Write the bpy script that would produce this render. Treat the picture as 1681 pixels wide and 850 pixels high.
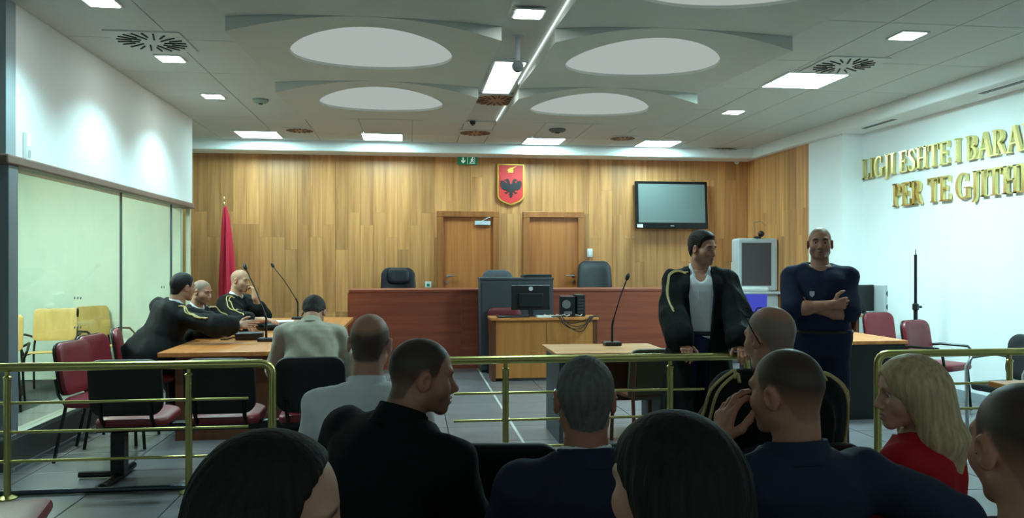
import bpy, bmesh, math, random
import numpy as np
from math import sin, cos, radians, pi, sqrt, atan2
from mathutils import Vector, Matrix

for o in list(bpy.data.objects):
    bpy.data.objects.remove(o, do_unlink=True)
scene = bpy.context.scene
COL = scene.collection
random.seed(7)

# ------------------------------------------------------------------ camera
FPX, TH, CX, CY, EYE = 1300.0, radians(7.2), 840.5, 430.0, 1.5
cam = bpy.data.cameras.new('camera')
cam.sensor_width = 36.0
cam.lens = FPX * 36.0 / 1681.0
cam.shift_y = 5.0 / 1681.0
cam.clip_start = 0.05
camo = bpy.data.objects.new('camera', cam)
camo.location = (0, 0, EYE)
camo.rotation_euler = (radians(90), 0, -TH)
COL.objects.link(camo)
scene.camera = camo

# ------------------------------------------------------------------ world, exposure
w = bpy.data.worlds.new('world')
scene.world = w
w.use_nodes = True
w.node_tree.nodes['Background'].inputs[0].default_value = (0.52, 0.70, 0.72, 1)
w.node_tree.nodes['Background'].inputs[1].default_value = 0.6
scene.view_settings.view_transform = 'Standard'
scene.view_settings.look = 'None'
scene.view_settings.gamma = 1.0
scene.view_settings.use_curve_mapping = False
scene.view_settings.exposure = 0.0
LAMP = (0.58, 1.0, 1.02)          # cool white of the ceiling lamps
PANEL_POWER = 50.0                # square ceiling luminaires
DOWN_POWER = 135.0                 # round downlights (spot watts)

# ------------------------------------------------------------------ geometry helpers
ST, CT = sin(TH), cos(TH)
def ray(px, py):
    u = (px - CX) / FPX
    return Vector((ST + u * CT, CT - u * ST, (CY - py) / FPX))
def at_y(px, py, Y):
    r = ray(px, py); t = Y / r.y
    return Vector((r.x * t, Y, EYE + r.z * t))
def at_z(px, py, Z):
    r = ray(px, py); t = (Z - EYE) / r.z
    return Vector((r.x * t, r.y * t, Z))
def at_x(px, py, X):
    r = ray(px, py); t = X / r.x
    return Vector((X, r.y * t, EYE + r.z * t))
def at_d(px, py, d):
    r = ray(px, py)
    return Vector((r.x * d, r.y * d, EYE + r.z * d))

def lin(c):
    return tuple((x / 12.92 if x <= 0.04045 else ((x + 0.055) / 1.055) ** 2.4) for x in (v / 255.0 for v in c))

# ------------------------------------------------------------------ materials
MATS = {}
def mat(name, rgb, rough=0.5, metal=0.0, var=0.0, scale=8.0, bump=0.0, emit=0.0, spec=0.5, stretch=(1, 1, 1), rnd=0.0, coat=0.0, emcol=None):
    if name in MATS: return MATS[name]
    m = bpy.data.materials.new(name); m.use_nodes = True
    nt = m.node_tree; b = nt.nodes['Principled BSDF']
    c = lin(rgb)
    b.inputs['Base Color'].default_value = (*c, 1)
    b.inputs['Roughness'].default_value = rough
    b.inputs['Metallic'].default_value = metal
    b.inputs['Specular IOR Level'].default_value = spec
    b.inputs['Coat Weight'].default_value = coat
    if emit > 0:
        b.inputs['Emission Color'].default_value = (*(emcol or c), 1)
        b.inputs['Emission Strength'].default_value = emit
    if var > 0 or bump > 0 or rnd > 0:
        tc = nt.nodes.new('ShaderNodeTexCoord'); mp = nt.nodes.new('ShaderNodeMapping')
        mp.inputs['Scale'].default_value = stretch
        nt.links.new(tc.outputs['Object'], mp.inputs['Vector'])
        nz = nt.nodes.new('ShaderNodeTexNoise'); nz.inputs['Scale'].default_value = scale
        nz.inputs['Detail'].default_value = 6
        nt.links.new(mp.outputs[0], nz.inputs['Vector'])
        val = nz.outputs['Fac']
        mr = nt.nodes.new('ShaderNodeMapRange')
        mr.inputs['From Min'].default_value = 0.3; mr.inputs['From Max'].default_value = 0.7
        mr.inputs['To Min'].default_value = 1 - var; mr.inputs['To Max'].default_value = 1 + var
        nt.links.new(val, mr.inputs['Value'])
        f = mr.outputs[0]
        if rnd > 0:
            oi = nt.nodes.new('ShaderNodeObjectInfo')
            mr2 = nt.nodes.new('ShaderNodeMapRange')
            mr2.inputs['To Min'].default_value = 1 - rnd; mr2.inputs['To Max'].default_value = 1 + rnd
            nt.links.new(oi.outputs['Random'], mr2.inputs['Value'])
            mu = nt.nodes.new('ShaderNodeMath'); mu.operation = 'MULTIPLY'
            nt.links.new(f, mu.inputs[0]); nt.links.new(mr2.outputs[0], mu.inputs[1]); f = mu.outputs[0]
            # shift the grain so that alike pieces differ
            va = nt.nodes.new('ShaderNodeVectorMath'); va.operation = 'SCALE'
            cmb = nt.nodes.new('ShaderNodeCombineXYZ')
            for i in range(3): nt.links.new(oi.outputs['Random'], cmb.inputs[i])
            nt.links.new(cmb.outputs[0], va.inputs[0]); va.inputs['Scale'].default_value = 37.0
            nt.links.new(va.outputs[0], mp.inputs['Location'])
        vm = nt.nodes.new('ShaderNodeVectorMath'); vm.operation = 'SCALE'
        vm.inputs[0].default_value = c
        nt.links.new(f, vm.inputs['Scale'])
        nt.links.new(vm.outputs[0], b.inputs['Base Color'])
        if bump > 0:
            bp = nt.nodes.new('ShaderNodeBump'); bp.inputs['Strength'].default_value = bump
            bp.inputs['Distance'].default_value = 0.01
            nt.links.new(val, bp.inputs['Height']); nt.links.new(bp.outputs[0], b.inputs['Normal'])
    MATS[name] = m
    return m

def wood(name, light, dark, rnd=0.28, rough=0.35, freq=14.0, axis='z', spec=0.5):
    """long grain along an axis; each piece picks its own tone"""
    if name in MATS: return MATS[name]
    m = bpy.data.materials.new(name); m.use_nodes = True
    nt = m.node_tree; b = nt.nodes['Principled BSDF']
    tc = nt.nodes.new('ShaderNodeTexCoord'); mp = nt.nodes.new('ShaderNodeMapping')
    mp.inputs['Scale'].default_value = {'z': (1, 1, 0.05), 'x': (0.05, 1, 1), 'y': (1, 0.05, 1)}[axis]
    nt.links.new(tc.outputs['Object'], mp.inputs['Vector'])
    oi = nt.nodes.new('ShaderNodeObjectInfo')
    cmb = nt.nodes.new('ShaderNodeCombineXYZ'); va = nt.nodes.new('ShaderNodeVectorMath'); va.operation = 'SCALE'
    for i in range(3): nt.links.new(oi.outputs['Random'], cmb.inputs[i])
    nt.links.new(cmb.outputs[0], va.inputs[0]); va.inputs['Scale'].default_value = 53.0
    nt.links.new(va.outputs[0], mp.inputs['Location'])
    nz = nt.nodes.new('ShaderNodeTexNoise'); nz.inputs['Scale'].default_value = freq; nz.inputs['Detail'].default_value = 8
    nz.inputs['Roughness'].default_value = 0.6
    nt.links.new(mp.outputs[0], nz.inputs['Vector'])
    rp = nt.nodes.new('ShaderNodeValToRGB')
    rp.color_ramp.elements[0].position = 0.3; rp.color_ramp.elements[0].color = (*lin(dark), 1)
    rp.color_ramp.elements[1].position = 0.68; rp.color_ramp.elements[1].color = (*lin(light), 1)
    nt.links.new(nz.outputs['Fac'], rp.inputs[0])
    mr = nt.nodes.new('ShaderNodeMapRange'); mr.inputs['To Min'].default_value = 1 - rnd; mr.inputs['To Max'].default_value = 1 + rnd
    nt.links.new(oi.outputs['Random'], mr.inputs['Value'])
    vm = nt.nodes.new('ShaderNodeVectorMath'); vm.operation = 'SCALE'
    nt.links.new(rp.outputs[0], vm.inputs[0]); nt.links.new(mr.outputs[0], vm.inputs['Scale'])
    nt.links.new(vm.outputs[0], b.inputs['Base Color'])
    b.inputs['Roughness'].default_value = rough
    b.inputs['Specular IOR Level'].default_value = spec
    MATS[name] = m
    return m

def emat(name, rgb, strength):
    if name in MATS: return MATS[name]
    m = bpy.data.materials.new(name); m.use_nodes = True
    nt = m.node_tree; nt.nodes.clear()
    o = nt.nodes.new('ShaderNodeOutputMaterial'); e = nt.nodes.new('ShaderNodeEmission')
    e.inputs[0].default_value = (*rgb, 1); e.inputs[1].default_value = strength
    nt.links.new(e.outputs[0], o.inputs[0]); MATS[name] = m
    return m

def glassmat(name, tint):
    m = bpy.data.materials.new(name); m.use_nodes = True
    nt = m.node_tree; nt.nodes.clear()
    o = nt.nodes.new('ShaderNodeOutputMaterial'); t = nt.nodes.new('ShaderNodeBsdfTransparent')
    t.inputs[0].default_value = (*tint, 1)
    g = nt.nodes.new('ShaderNodeBsdfGlossy'); g.inputs['Roughness'].default_value = 0.02
    mx = nt.nodes.new('ShaderNodeMixShader')
    lw = nt.nodes.new('ShaderNodeLayerWeight'); lw.inputs['Blend'].default_value = 0.5
    pw = nt.nodes.new('ShaderNodeMath'); pw.operation = 'POWER'; pw.inputs[1].default_value = 4.0
    ma = nt.nodes.new('ShaderNodeMath'); ma.operation = 'MULTIPLY_ADD'; ma.inputs[1].default_value = 0.5; ma.inputs[2].default_value = 0.03
    nt.links.new(lw.outputs['Facing'], pw.inputs[0]); nt.links.new(pw.outputs[0], ma.inputs[0]); nt.links.new(ma.outputs[0], mx.inputs[0])
    nt.links.new(t.outputs[0], mx.inputs[1]); nt.links.new(g.outputs[0], mx.inputs[2])
    nt.links.new(mx.outputs[0], o.inputs[0]); MATS[name] = m
    return m

# ------------------------------------------------------------------ mesh builder
class MB:
    def __init__(s): s.v = []; s.f = []
    def add(s, vs, fs, M=None):
        n = len(s.v)
        s.v += [tuple(M @ Vector(p)) if M is not None else tuple(p) for p in vs]
        s.f += [tuple(i + n for i in f) for f in fs]
        return s
    def box(s, x0, x1, y0, y1, z0, z1, M=None, bev=0.0):
        if bev <= 0:
            vs = [(x, y, z) for x in (x0, x1) for y in (y0, y1) for z in (z0, z1)]
            fs = [(0, 1, 3, 2), (4, 6, 7, 5), (0, 4, 5, 1), (2, 3, 7, 6), (0, 2, 6, 4), (1, 5, 7, 3)]
            return s.add(vs, fs, M)
        bm = bmesh.new(); bmesh.ops.create_cube(bm, size=1)
        for v in bm.verts:
            v.co = ((x0 + x1) / 2 + v.co.x * (x1 - x0), (y0 + y1) / 2 + v.co.y * (y1 - y0), (z0 + z1) / 2 + v.co.z * (z1 - z0))
        bmesh.ops.bevel(bm, geom=bm.edges[:], offset=min(bev, abs(x1 - x0) * .45, abs(y1 - y0) * .45, abs(z1 - z0) * .45), segments=2, affect='EDGES', profile=0.5)
        bm.verts.index_update()
        s.add([v.co.copy() for v in bm.verts], [[v.index for v in f.verts] for f in bm.faces], M); bm.free()
        return s
    def tube(s, pts, r, n=10, closed=False, cap=True):
        pts = [Vector(p) for p in pts]; N = len(pts)
        rs = r if isinstance(r, (list, tuple)) else [r] * N
        t0 = None; rings = []
        up = None
        for i, p in enumerate(pts):
            if closed: t = (pts[(i + 1) % N] - pts[i - 1]).normalized()
            else: t = (pts[min(i + 1, N - 1)] - pts[max(i - 1, 0)]).normalized()
            if up is None:
                up = Vector((0, 0, 1)) if abs(t.z) < 0.9 else Vector((1, 0, 0))
            a = t.cross(up).normalized(); up = a.cross(t).normalized()
            rings.append([p + (a * cos(2 * pi * k / n) + up * sin(2 * pi * k / n)) * rs[i] for k in range(n)])
        vs = [q for rg in rings for q in rg]; fs = []
        for i in range(N if closed else N - 1):
            j = (i + 1) % N
            for k in range(n):
                fs.append((i * n + k, i * n + (k + 1) % n, j * n + (k + 1) % n, j * n + k))
        if cap and not closed:
            fs.append(tuple(range(n))[::-1]); fs.append(tuple((N - 1) * n + k for k in range(n)))
        return s.add(vs, fs)
    def lathe(s, prof, n=24, M=None):
        vs = []; fs = []
        for r, z in prof:
            for k in range(n): vs.append((r * cos(2 * pi * k / n), r * sin(2 * pi * k / n), z))
        for i in range(len(prof) - 1):
            for k in range(n):
                fs.append((i * n + k, i * n + (k + 1) % n, (i + 1) * n + (k + 1) % n, (i + 1) * n + k))
        fs.append(tuple(range(n))[::-1]); fs.append(tuple((len(prof) - 1) * n + k for k in range(n)))
        return s.add(vs, fs, M)
    def prism(s, poly, z0, z1, M=None):
        n = len(poly)
        vs = [(x, y, z0) for x, y in poly] + [(x, y, z1) for x, y in poly]
        fs = [tuple(range(n))[::-1], tuple(range(n, 2 * n))] + [(i, (i + 1) % n, n + (i + 1) % n, n + i) for i in range(n)]
        return s.add(vs, fs, M)
    def plate(s, w, h, r, t, bev=0.01, curve=0.0, M=None, n=6, taper=0.0):
        """rounded rectangle in x/z, thickness along y (front at -t/2), curved across x"""
        out = []
        for cx, cz, a0 in ((w / 2 - r, h / 2 - r, 0), (-w / 2 + r, h / 2 - r, 90), (-w / 2 + r, -h / 2 + r, 180), (w / 2 - r, -h / 2 + r, 270)):
            for k in range(n + 1):
                a = radians(a0 + 90 * k / n); out.append((cx + r * cos(a), cz + r * sin(a)))
        N = len(out); vs = []; fs = []
        def loop(sx, ins, y):
            for x, z in out:
                x2 = x * sx * (1 - 2 * ins / w); z2 = z * sx * (1 - 2 * ins / h)
                x2 *= 1 + taper * z2 / h
                vs.append((x2, y + curve * x2 * x2, z2))
        for sx, ins, y in ((.02, bev, -t / 2), (.4, bev, -t / 2), (.75, bev, -t / 2), (1, bev, -t / 2), (1, bev * .3, -t / 2 + bev * .3), (1, 0, -t / 2 + bev), (1, 0, t / 2 - bev), (1, bev * .3, t / 2 - bev * .3), (1, bev, t / 2), (.75, bev, t / 2), (.4, bev, t / 2), (.02, bev, t / 2)):
            loop(sx, ins, y)
        L = len(vs) // N
        for i in range(L - 1):
            for k in range(N): fs.append((i * N + k, (i + 1) * N + k, (i + 1) * N + (k + 1) % N, i * N + (k + 1) % N))
        fs.append(tuple(range(N))); fs.append(tuple((L - 1) * N + k for k in range(N))[::-1])
        return s.add(vs, fs, M)
    def mesh(s, name):
        me = bpy.data.meshes.new(name); me.from_pydata(s.v, [], s.f); me.update()
        bm = bmesh.new(); bm.from_mesh(me); bmesh.ops.recalc_face_normals(bm, faces=bm.faces); bm.to_mesh(me); bm.free()
        return me
    def build(s, name, m, parent=None, smooth=False, loc=None):
        me = s.mesh(name); me.materials.append(m)
        o = bpy.data.objects.new(name, me); COL.objects.link(o)
        if smooth:
            for p in me.polygons: p.use_smooth = True
            try:
                me.set_sharp_from_angle(angle=radians(40))
            except Exception: pass
        if parent is not None: o.parent = parent
        if loc is not None: o.location = loc
        return o

def empty(name, loc=(0, 0, 0), rz=0.0, sc=1.0):
    o = bpy.data.objects.new(name, None); o.empty_display_size = 0.1
    o.location = loc; o.rotation_euler = (0, 0, rz); o.scale = (sc, sc, sc); COL.objects.link(o)
    return o
def tag(o, label, cat, group=None):
    o['label'] = label; o['category'] = cat
    if group: o['group'] = group
    return o
def struct(o, label=None):
    o['kind'] = 'structure'
    if label: o['label'] = label
    return o
def share(src, name, parent, loc=(0, 0, 0), rot=(0, 0, 0), sc=(1, 1, 1)):
    o = bpy.data.objects.new(name, src.data); COL.objects.link(o); o.parent = parent
    o.location = loc; o.rotation_euler = rot; o.scale = sc
    return o
def copy_tree(o, parent=None):
    c = o.copy(); COL.objects.link(c); c.parent = parent
    for ch in list(o.children): copy_tree(ch, c)
    return c
def T(x=0, y=0, z=0, rz=0, rx=0, ry=0):
    return Matrix.Translation((x, y, z)) @ Matrix.Rotation(rz, 4, 'Z') @ Matrix.Rotation(ry, 4, 'Y') @ Matrix.Rotation(rx, 4, 'X')

# palette
M_PLANK = wood('oak_panel', (218, 154, 96), (170, 110, 62), rnd=0.2, rough=0.42)
M_DOOR = wood('door_veneer', (204, 126, 66), (168, 96, 48), rnd=0.05, rough=0.4)
M_FRAME = wood('door_frame_wood', (176, 108, 54), (140, 80, 40), rnd=0.04, rough=0.4)
M_BENCH = wood('mahogany', (162, 82, 54), (128, 58, 40), rnd=0.05, rough=0.45, axis='x')
M_DESK = wood('desk_wood', (222, 146, 82), (192, 116, 60), rnd=0.05, rough=0.3, axis='y')
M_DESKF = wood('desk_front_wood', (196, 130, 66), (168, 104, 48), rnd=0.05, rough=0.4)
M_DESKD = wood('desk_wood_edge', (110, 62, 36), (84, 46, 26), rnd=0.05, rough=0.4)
M_PLY = wood('plywood', (226, 190, 116), (206, 166, 92), rnd=0.08, rough=0.45)
M_WHITE = mat('white_paint', (242, 245, 245), 0.7, var=0.015, scale=3)
M_CEIL = mat('ceiling_paint', (205, 208, 202), 0.8, var=0.02, scale=4)
M_TILEC = mat('ceiling_tile_face', (206, 208, 204), 0.85, var=0.03, scale=60, rnd=0.02)
M_BOXFRONT = mat('white_paint_shaded', (158, 172, 176), 0.7, var=0.02)  # bulkhead white with the shade of its front face put into the colour
M_FLOOR = mat('floor_tile_stone', (116, 112, 116), 0.32, var=0.10, scale=5, rnd=0.06, bump=0.02)
M_GROUT = mat('grout', (66, 68, 70), 0.9, var=0.05)
M_STRIP = mat('pale_strip', (200, 200, 196), 0.4)
M_BRASS = mat('brass', (186, 178, 112), 0.28, metal=1.0, var=0.05, scale=10)
M_GOLD = mat('gold_letter', (222, 206, 140), 0.25, metal=1.0, var=0.06, scale=6)
M_BLACK = mat('black_plastic', (20, 21, 23), 0.42, var=0.1, scale=30)
M_BLACKM = mat('black_metal', (18, 18, 19), 0.35, metal=0.2)
M_SHELL = mat('black_shell', (14, 15, 17), 0.5, var=0.1, scale=50)
M_MAROON = mat('maroon_vinyl', (124, 34, 46), 0.42, var=0.08, scale=12, bump=0.05)
M_LEATHER = mat('black_leather', (34, 36, 42), 0.38, var=0.12, scale=25, bump=0.08)
M_GREYLEATHER = mat('grey_leather', (78, 84, 92), 0.45, var=0.1, scale=25, bump=0.06)
M_STEEL = mat('steel', (176, 180, 182), 0.3, metal=0.9)
M_DARKGREY = mat('dark_grey_panel', (66, 72, 80), 0.55, var=0.04)
M_SILVER = mat('silver_plastic', (190, 196, 200), 0.4)
M_OFFW = mat('offwhite_plastic', (228, 230, 228), 0.4)
M_PAPER = mat('paper', (236, 236, 232), 0.8, var=0.02)
M_TRIM = mat('brown_trim', (120, 96, 84), 0.5, var=0.05)
M_RED = mat('flag_red', (196, 30, 58), 0.75, var=0.06, scale=10)
# ================================================================== THE ROOM
ZC, ZS = 3.38, 3.22                # ceiling, lower soffit
YB = 13.0                          # back wall
XG = -2.87                         # glass front of the dock
XW, XR = 5.72, 6.02                # wood side wall, white side wall
YCOL = 9.96
YG0, YG1 = 6.19, 10.87             # dock length
XA = 0.92                          # room axis

# ---- floor with its own tiles
fl = struct(MB().box(-5.4, 6.4, -2.5, 13.2, -0.1, -0.012).build('floor', M_GROUT))
TS = 0.6
tile = None
x0 = XA - 8 * TS
for i in range(17):
    for j in range(15):
        xx = x0 + i * TS; yy = 3.6 + j * TS
        if xx > 6.0: continue
        if yy + TS > 13: continue
        if tile is None:
            tile = MB().box(-TS / 2 + .004, TS / 2 - .004, -TS / 2 + .004, TS / 2 - .004, -0.012, 0, bev=0.002).build('floor_tile', M_FLOOR, fl)
            tile.location = (xx + TS / 2, yy + TS / 2, 0)
        else:
            share(tile, 'floor_tile', fl, (xx + TS / 2, yy + TS / 2, 0))
MB().box(-5.4, 6.4, -2.5, 3.6, -0.012, 0).build('floor_near', M_FLOOR, fl)
MB().box(XA - .012, XA + .012, 3.6, 11.1, -0.012, 0.002).build('pale_joint_strip', M_STRIP, fl)

# ---- walls
wb = struct(MB().box(-5.4, 6.4, YB + 0.03, YB + 0.2, 0, 3.6).build('wall_back', mat('backing_board', (70, 44, 24), .8)))
def planks(parent, along, lo, hi, fixed, side, zmax=ZS + .02, wd=0.2):
    meshes = {}
    n = int(round((hi - lo) / wd)); wd = (hi - lo) / n
    cuts = [0.95, 1.55, 2.25, 2.65]
    for i in range(n):
        zs = [0.0]
        a = random.choice([.7, 1.1, 1.5, 1.9, 2.3]); zs += [a]
        if a < 1.6: zs += [a + random.choice([1.0, 1.2, 1.4])]
        zs += [zmax]
        c = lo + (i + .5) * wd
        for k in range(len(zs) - 1):
            hgt = zs[k + 1] - zs[k]
            key = round(hgt, 3)
            if key not in meshes:
                b = MB()
                if along == 'x': b.box(-wd / 2 + .0012, wd / 2 - .0012, -.012, .012, .001, hgt - .001)
                else: b.box(-.012, .012, -wd / 2 + .0012, wd / 2 - .0012, .001, hgt - .001)
                o = b.build('plank', M_PLANK, parent); meshes[key] = o
            else:
                o = share(meshes[key], 'plank', parent)
            o.location = (c, fixed, zs[k]) if along == 'x' else (fixed, c, zs[k])
planks(wb, 'x', -4.0, XW, YB + .015, 1)
wr = struct(MB().box(XW + .03, XW + .4, at_x(1328, 300, XW).y, YB + .03, 0, 3.6).build('wall_right_panelled', mat('backing_board', (70, 44, 24))))
ywood = at_x(1328, 300, XW).y
planks(wr, 'y', ywood, YB, XW + .015, 1)
struct(MB().box(XW - .004, XW + .3, YCOL, ywood, 0, 3.6).build('wall_right_column', M_WHITE))
struct(MB().box(XR, XR + .2, -2.5, YCOL, 0, 3.6).build('wall_right', M_WHITE))
struct(MB().box(XR - .015, XR, 3.0, YCOL, 0, .09).build('baseboard_right', mat('grey_skirting', (150, 156, 160), .5)))
struct(MB().box(-5.4, -5.2, -2.5, YB, 0, 3.6).build('wall_left', mat('cream_paint', (226, 238, 226), .8, var=.02)))

# ---- dock: bulkhead, glass front, kerb, room behind
db = MB().box(XG - .18, XG, YG0, YG1, 2.27, 3.6)
dbo = struct(db.build('wall_dock_bulkhead', M_WHITE))
struct(MB().box(-5.2, XG - .0, YG0 - .14, YG0, 2.27, 3.6).build('wall_dock_front', M_BOXFRONT))
struct(MB().box(XG - .22, XG + .03, YG0 - .17, YG1 + .01, 2.2, 2.27, bev=.012).build('trim_1', M_TRIM))
struct(MB().box(-5.2, XG - .22, YG0 - .17, YG0 + .02, 2.2, 2.27).build('trim_2', M_TRIM))
cream = mat('cream_paint', (226, 238, 226), .8)
struct(MB().box(-5.2, XG - .12, YG1 - .1, YG1, 0, 3.6).build('wall_dock_end', cream))
struct(MB().box(-5.2, XG - .18, YG0, YG1 - .1, 2.75, 2.8).build('ceiling_dock', cream))
MK = mat('kerb_metal', (108, 114, 116), .35, metal=.5)
kb = struct(MB().box(XG - .14, XG + .03, YG0 - .14, YG1, 0, .22).build('trim_3', mat('kerb_dark', (74, 70, 68), .4)))
MB().box(XG - .1, XG + .02, YG0 - .12, YG1, .22, .25, bev=.006).build('glazing_channel', M_STEEL, kb)
MB().box(XG + .03, XG + .055, YG0 - .14, YG1, 0, .03, bev=.006).build('floor_edge_strip', M_STEEL, kb)
struct(MB().box(-5.2, XG - .14, YG0 - .14, YG0, 0, .25).build('trim_4', mat('kerb_dark', (74, 70, 68))))
GL = glassmat('green_glass', (.88, .95, .91))
def pane(n, a, b):
    o = struct(MB().box(XG - .05, XG - .038, a, b, .25, 2.21).build('window_%d' % n, GL))
    return o
ys = [YG0 + .03, at_x(206, 400, XG).y, at_x(287, 400, XG).y, YG1 - .02]
w1 = pane(1, ys[0], ys[1] - .004); w2 = pane(2, ys[1] + .004, ys[2] - .004); w3 = pane(3, ys[2] + .004, ys[3])
struct(MB().box(-5.2, XG - .06, YG0 - .075, YG0 - .063, .25, 2.21).build('window_4', GL))
struct(MB().box(XG - .09, XG + .01, YG0 - .12, YG0 + .02, 0.25, 2.2, bev=.006).build('trim_5', mat('grey_post', (116, 124, 130), .5)))
struct(MB().box(XG - .07, XG - .02, YG1 - .04, YG1 + .005, 0.25, 2.2).build('trim_6', mat('pale_post', (200, 200, 180), .5)))
MB().box(XG - .055, XG - .033, ys[1] - .006, ys[1] + .006, .25, 2.2).build('pane_joint', mat('joint_dark', (60, 80, 86), .4), w1)
MB().box(XG - .055, XG - .033, ys[2] - .01, ys[2] + .01, .25, 2.2).build('pane_joint', mat('joint_dark', (60, 80, 86), .4), w2)
# speech holes and latch plate in the glass
for (px, py) in ((122, 489), (127, 489), (132, 489), (122, 537), (127, 537), (132, 537)):
    p = at_x(px, py, XG - .037)
    MB().lathe([(.0, 0), (.012, 0), (.012, .004), (0, .004)], 10, Matrix.Translation(p) @ Matrix.Rotation(radians(90), 4, 'Y')).build('speech_hole', M_STEEL, w1)
p = at_x(127, 513, XG - .037)
MB().lathe([(.0, 0), (.02, 0), (.02, .006), (0, .006)], 14, Matrix.Translation(p) @ Matrix.Rotation(radians(90), 4, 'Y') @ Matrix.Scale(2, 4, (1, 0, 0))).build('latch_plate', M_BLACKM, w1)
for px, py in ((265, 471), (269, 471)):
    p = at_x(px, py, XG - .037)
    MB().lathe([(.0, 0), (.014, 0), (.014, .004), (0, .004)], 10, Matrix.Translation(p) @ Matrix.Rotation(radians(90), 4, 'Y')).build('speech_hole', M_STEEL, w2)
# a pier inside the dock, seen through the glass
struct(MB().box(-5.2, -4.8, 8.3, 8.9, 0, 2.75).build('wall_dock_pier', mat('pier_grey', (176, 186, 188), .8)))

# ---- ceiling
ce = struct(MB().box(-5.4, 6.4, -2.5, 13.2, ZC + .05, ZC + .15).build('ceiling', M_CEIL))
tcache = {}
def ctile(xa, xb, ya, yb):
    k = (round(xb - xa, 3), round(yb - ya, 3)); w_, h_ = k
    if k not in tcache:
        o = MB().box(-w_ / 2 + .004, w_ / 2 - .004, -h_ / 2 + .004, h_ / 2 - .004, 0, .03, bev=.003).build('ceiling_tile', M_TILEC, ce); tcache[k] = o
    else: o = share(tcache[k], 'ceiling_tile', ce)
    o.location = ((xa + xb) / 2, (ya + yb) / 2, ZC)
PXL0, PXL1, PXR0, PXR1 = -1.40, 0.70, 1.13, 3.12
for a, b in ((XG, -2.0), (-2.0, PXL0)):
    for j in range(9): ctile(a, b, -.2 + 1.2 * j, 1.0 + 1.2 * j)
for a, b in ((PXR1, 3.72), (3.72, 4.32), (4.32, 4.96), (4.96, 5.6)):
    for j in range(9): ctile(a, b, -.2 + 1.2 * j, 1.0 + 1.2 * j)
for xa, xb in ((-4.1, XG), (XG, -2.0), (-2.0, -1.4), (-1.4, -.7), (-.7, 0), (0, .7), (.7, 1.13), (1.13, 1.8), (1.8, 2.46), (2.46, 3.12), (3.12, 3.72), (3.72, 4.32), (4.32, 4.96), (4.96, 5.6)):
    ctile(xa, xb, 10.6, 11.8); ctile(xa, xb, 11.8, 12.56)
# soffits with a lit upstand
so = MB().box(-4.2, 6.2, 12.55, YB + .05, ZS, ZC + .06, bev=.02)
struct(so.build('trim_7', M_WHITE))
so2 = struct(MB().box(5.6, XR + .01, -2.5, 12.56, ZS, ZC + .06, bev=.02).build('trim_8', M_WHITE))
for (px, py) in ((1428, 203), (1647, 142)):
    p = at_z(px, py, ZS)
    MB().box(5.74, 5.8, p.y - .33, p.y + .33, ZS - .004, ZS + .004).build('slot_vent', M_BLACKM, so2)

# arched ceiling panels with round openings; glowing discs stand in for hidden cove light
ROW = 2.2
def zsurf(x, y, xa, xb, ya, drop=.15):
    s = (2 * (x - (xa + xb) / 2) / (xb - xa)) ** 2
    t = min(max((y - ya) / ROW, 0), 1)
    return ZC + .012 - drop * (1 - .75 * t) * s
M_LUM = emat('recess_glow', (.86, .95, .91), .47)
def cpanel(xa, xb, ya):
    cx, cy, r = (xa + xb) / 2, ya + .98, .71
    yb = ya + ROW - .004
    # perimeter points by angle
    corners = [atan2(yy - cy, xx - cx) for xx in (xa, xb) for yy in (ya, yb)]
    angs = sorted([2 * pi * k / 72 - pi for k in range(72)] + corners)
    N = len(angs); vs = []; fs = []; R = 7
    for k in range(R + 1):
        for a in angs:
            c, s = cos(a), sin(a)
            t = min(((xb if c > 0 else xa) - cx) / c if abs(c) > 1e-6 else 9e9, ((yb if s > 0 else ya) - cy) / s if abs(s) > 1e-6 else 9e9)
            rr = r + (t - r) * k / R
            x, y = cx + c * rr, cy + s * rr
            vs.append((x, y, zsurf(x, y, xa, xb, ya)))
    n0 = len(vs)
    vs += [(x, y, z + .03) for x, y, z in vs[:N]]                  # hole rim
    vs += [(x, y, ZC + .05) for x, y, z in vs[R * N:(R + 1) * N]]   # up to the slab
    for k in range(R):
        for i in range(N):
            j = (i + 1) % N; fs.append((k * N + i, k * N + j, (k + 1) * N + j, (k + 1) * N + i))
    for i in range(N):
        j = (i + 1) % N
        fs.append((i, n0 + i, n0 + j, j)); fs.append((R * N + i, R * N + j, n0 + N + j, n0 + N + i))
    p = MB().add(vs, fs).build('arched_panel', M_CEIL, ce, smooth=True)
    vs = [(cx, cy, zsurf(cx, cy, xa, xb, ya) + .025)]; fs = []
    K = 6
    for k in range(1, K + 1):
        for i in range(48):
            a = 2 * pi * i / 48; x, y = cx + cos(a) * (r + .01) * k / K, cy + sin(a) * (r + .01) * k / K
            vs.append((x, y, zsurf(x, y, xa, xb, ya) + .025))
    for i in range(48): fs.append((0, 1 + i, 1 + (i + 1) % 48))
    for k in range(K - 1):
        for i in range(48):
            a, b = 1 + k * 48, 1 + (k + 1) * 48; j = (i + 1) % 48
            fs.append((a + i, b + i, b + j, a + j))
    d = MB().add(vs, fs).build('recess_glow_disc', M_LUM, p, smooth=True)
    return p
for ya in (4.0, 6.2, 8.4):
    cpanel(PXL0, PXL1, ya); cpanel(PXR0, PXR1, ya)
MB().box(PXL0, PXR1, -.2, 4.0, ZC, ZC + .03).build('ceiling_board', M_CEIL, ce)
# central strip between the arched panels
MB().box(PXL1 - .03, PXR0 + .03, -.2, 10.6, ZC + .015, ZC + .045).build('strip_board', M_CEIL, ce)
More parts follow.
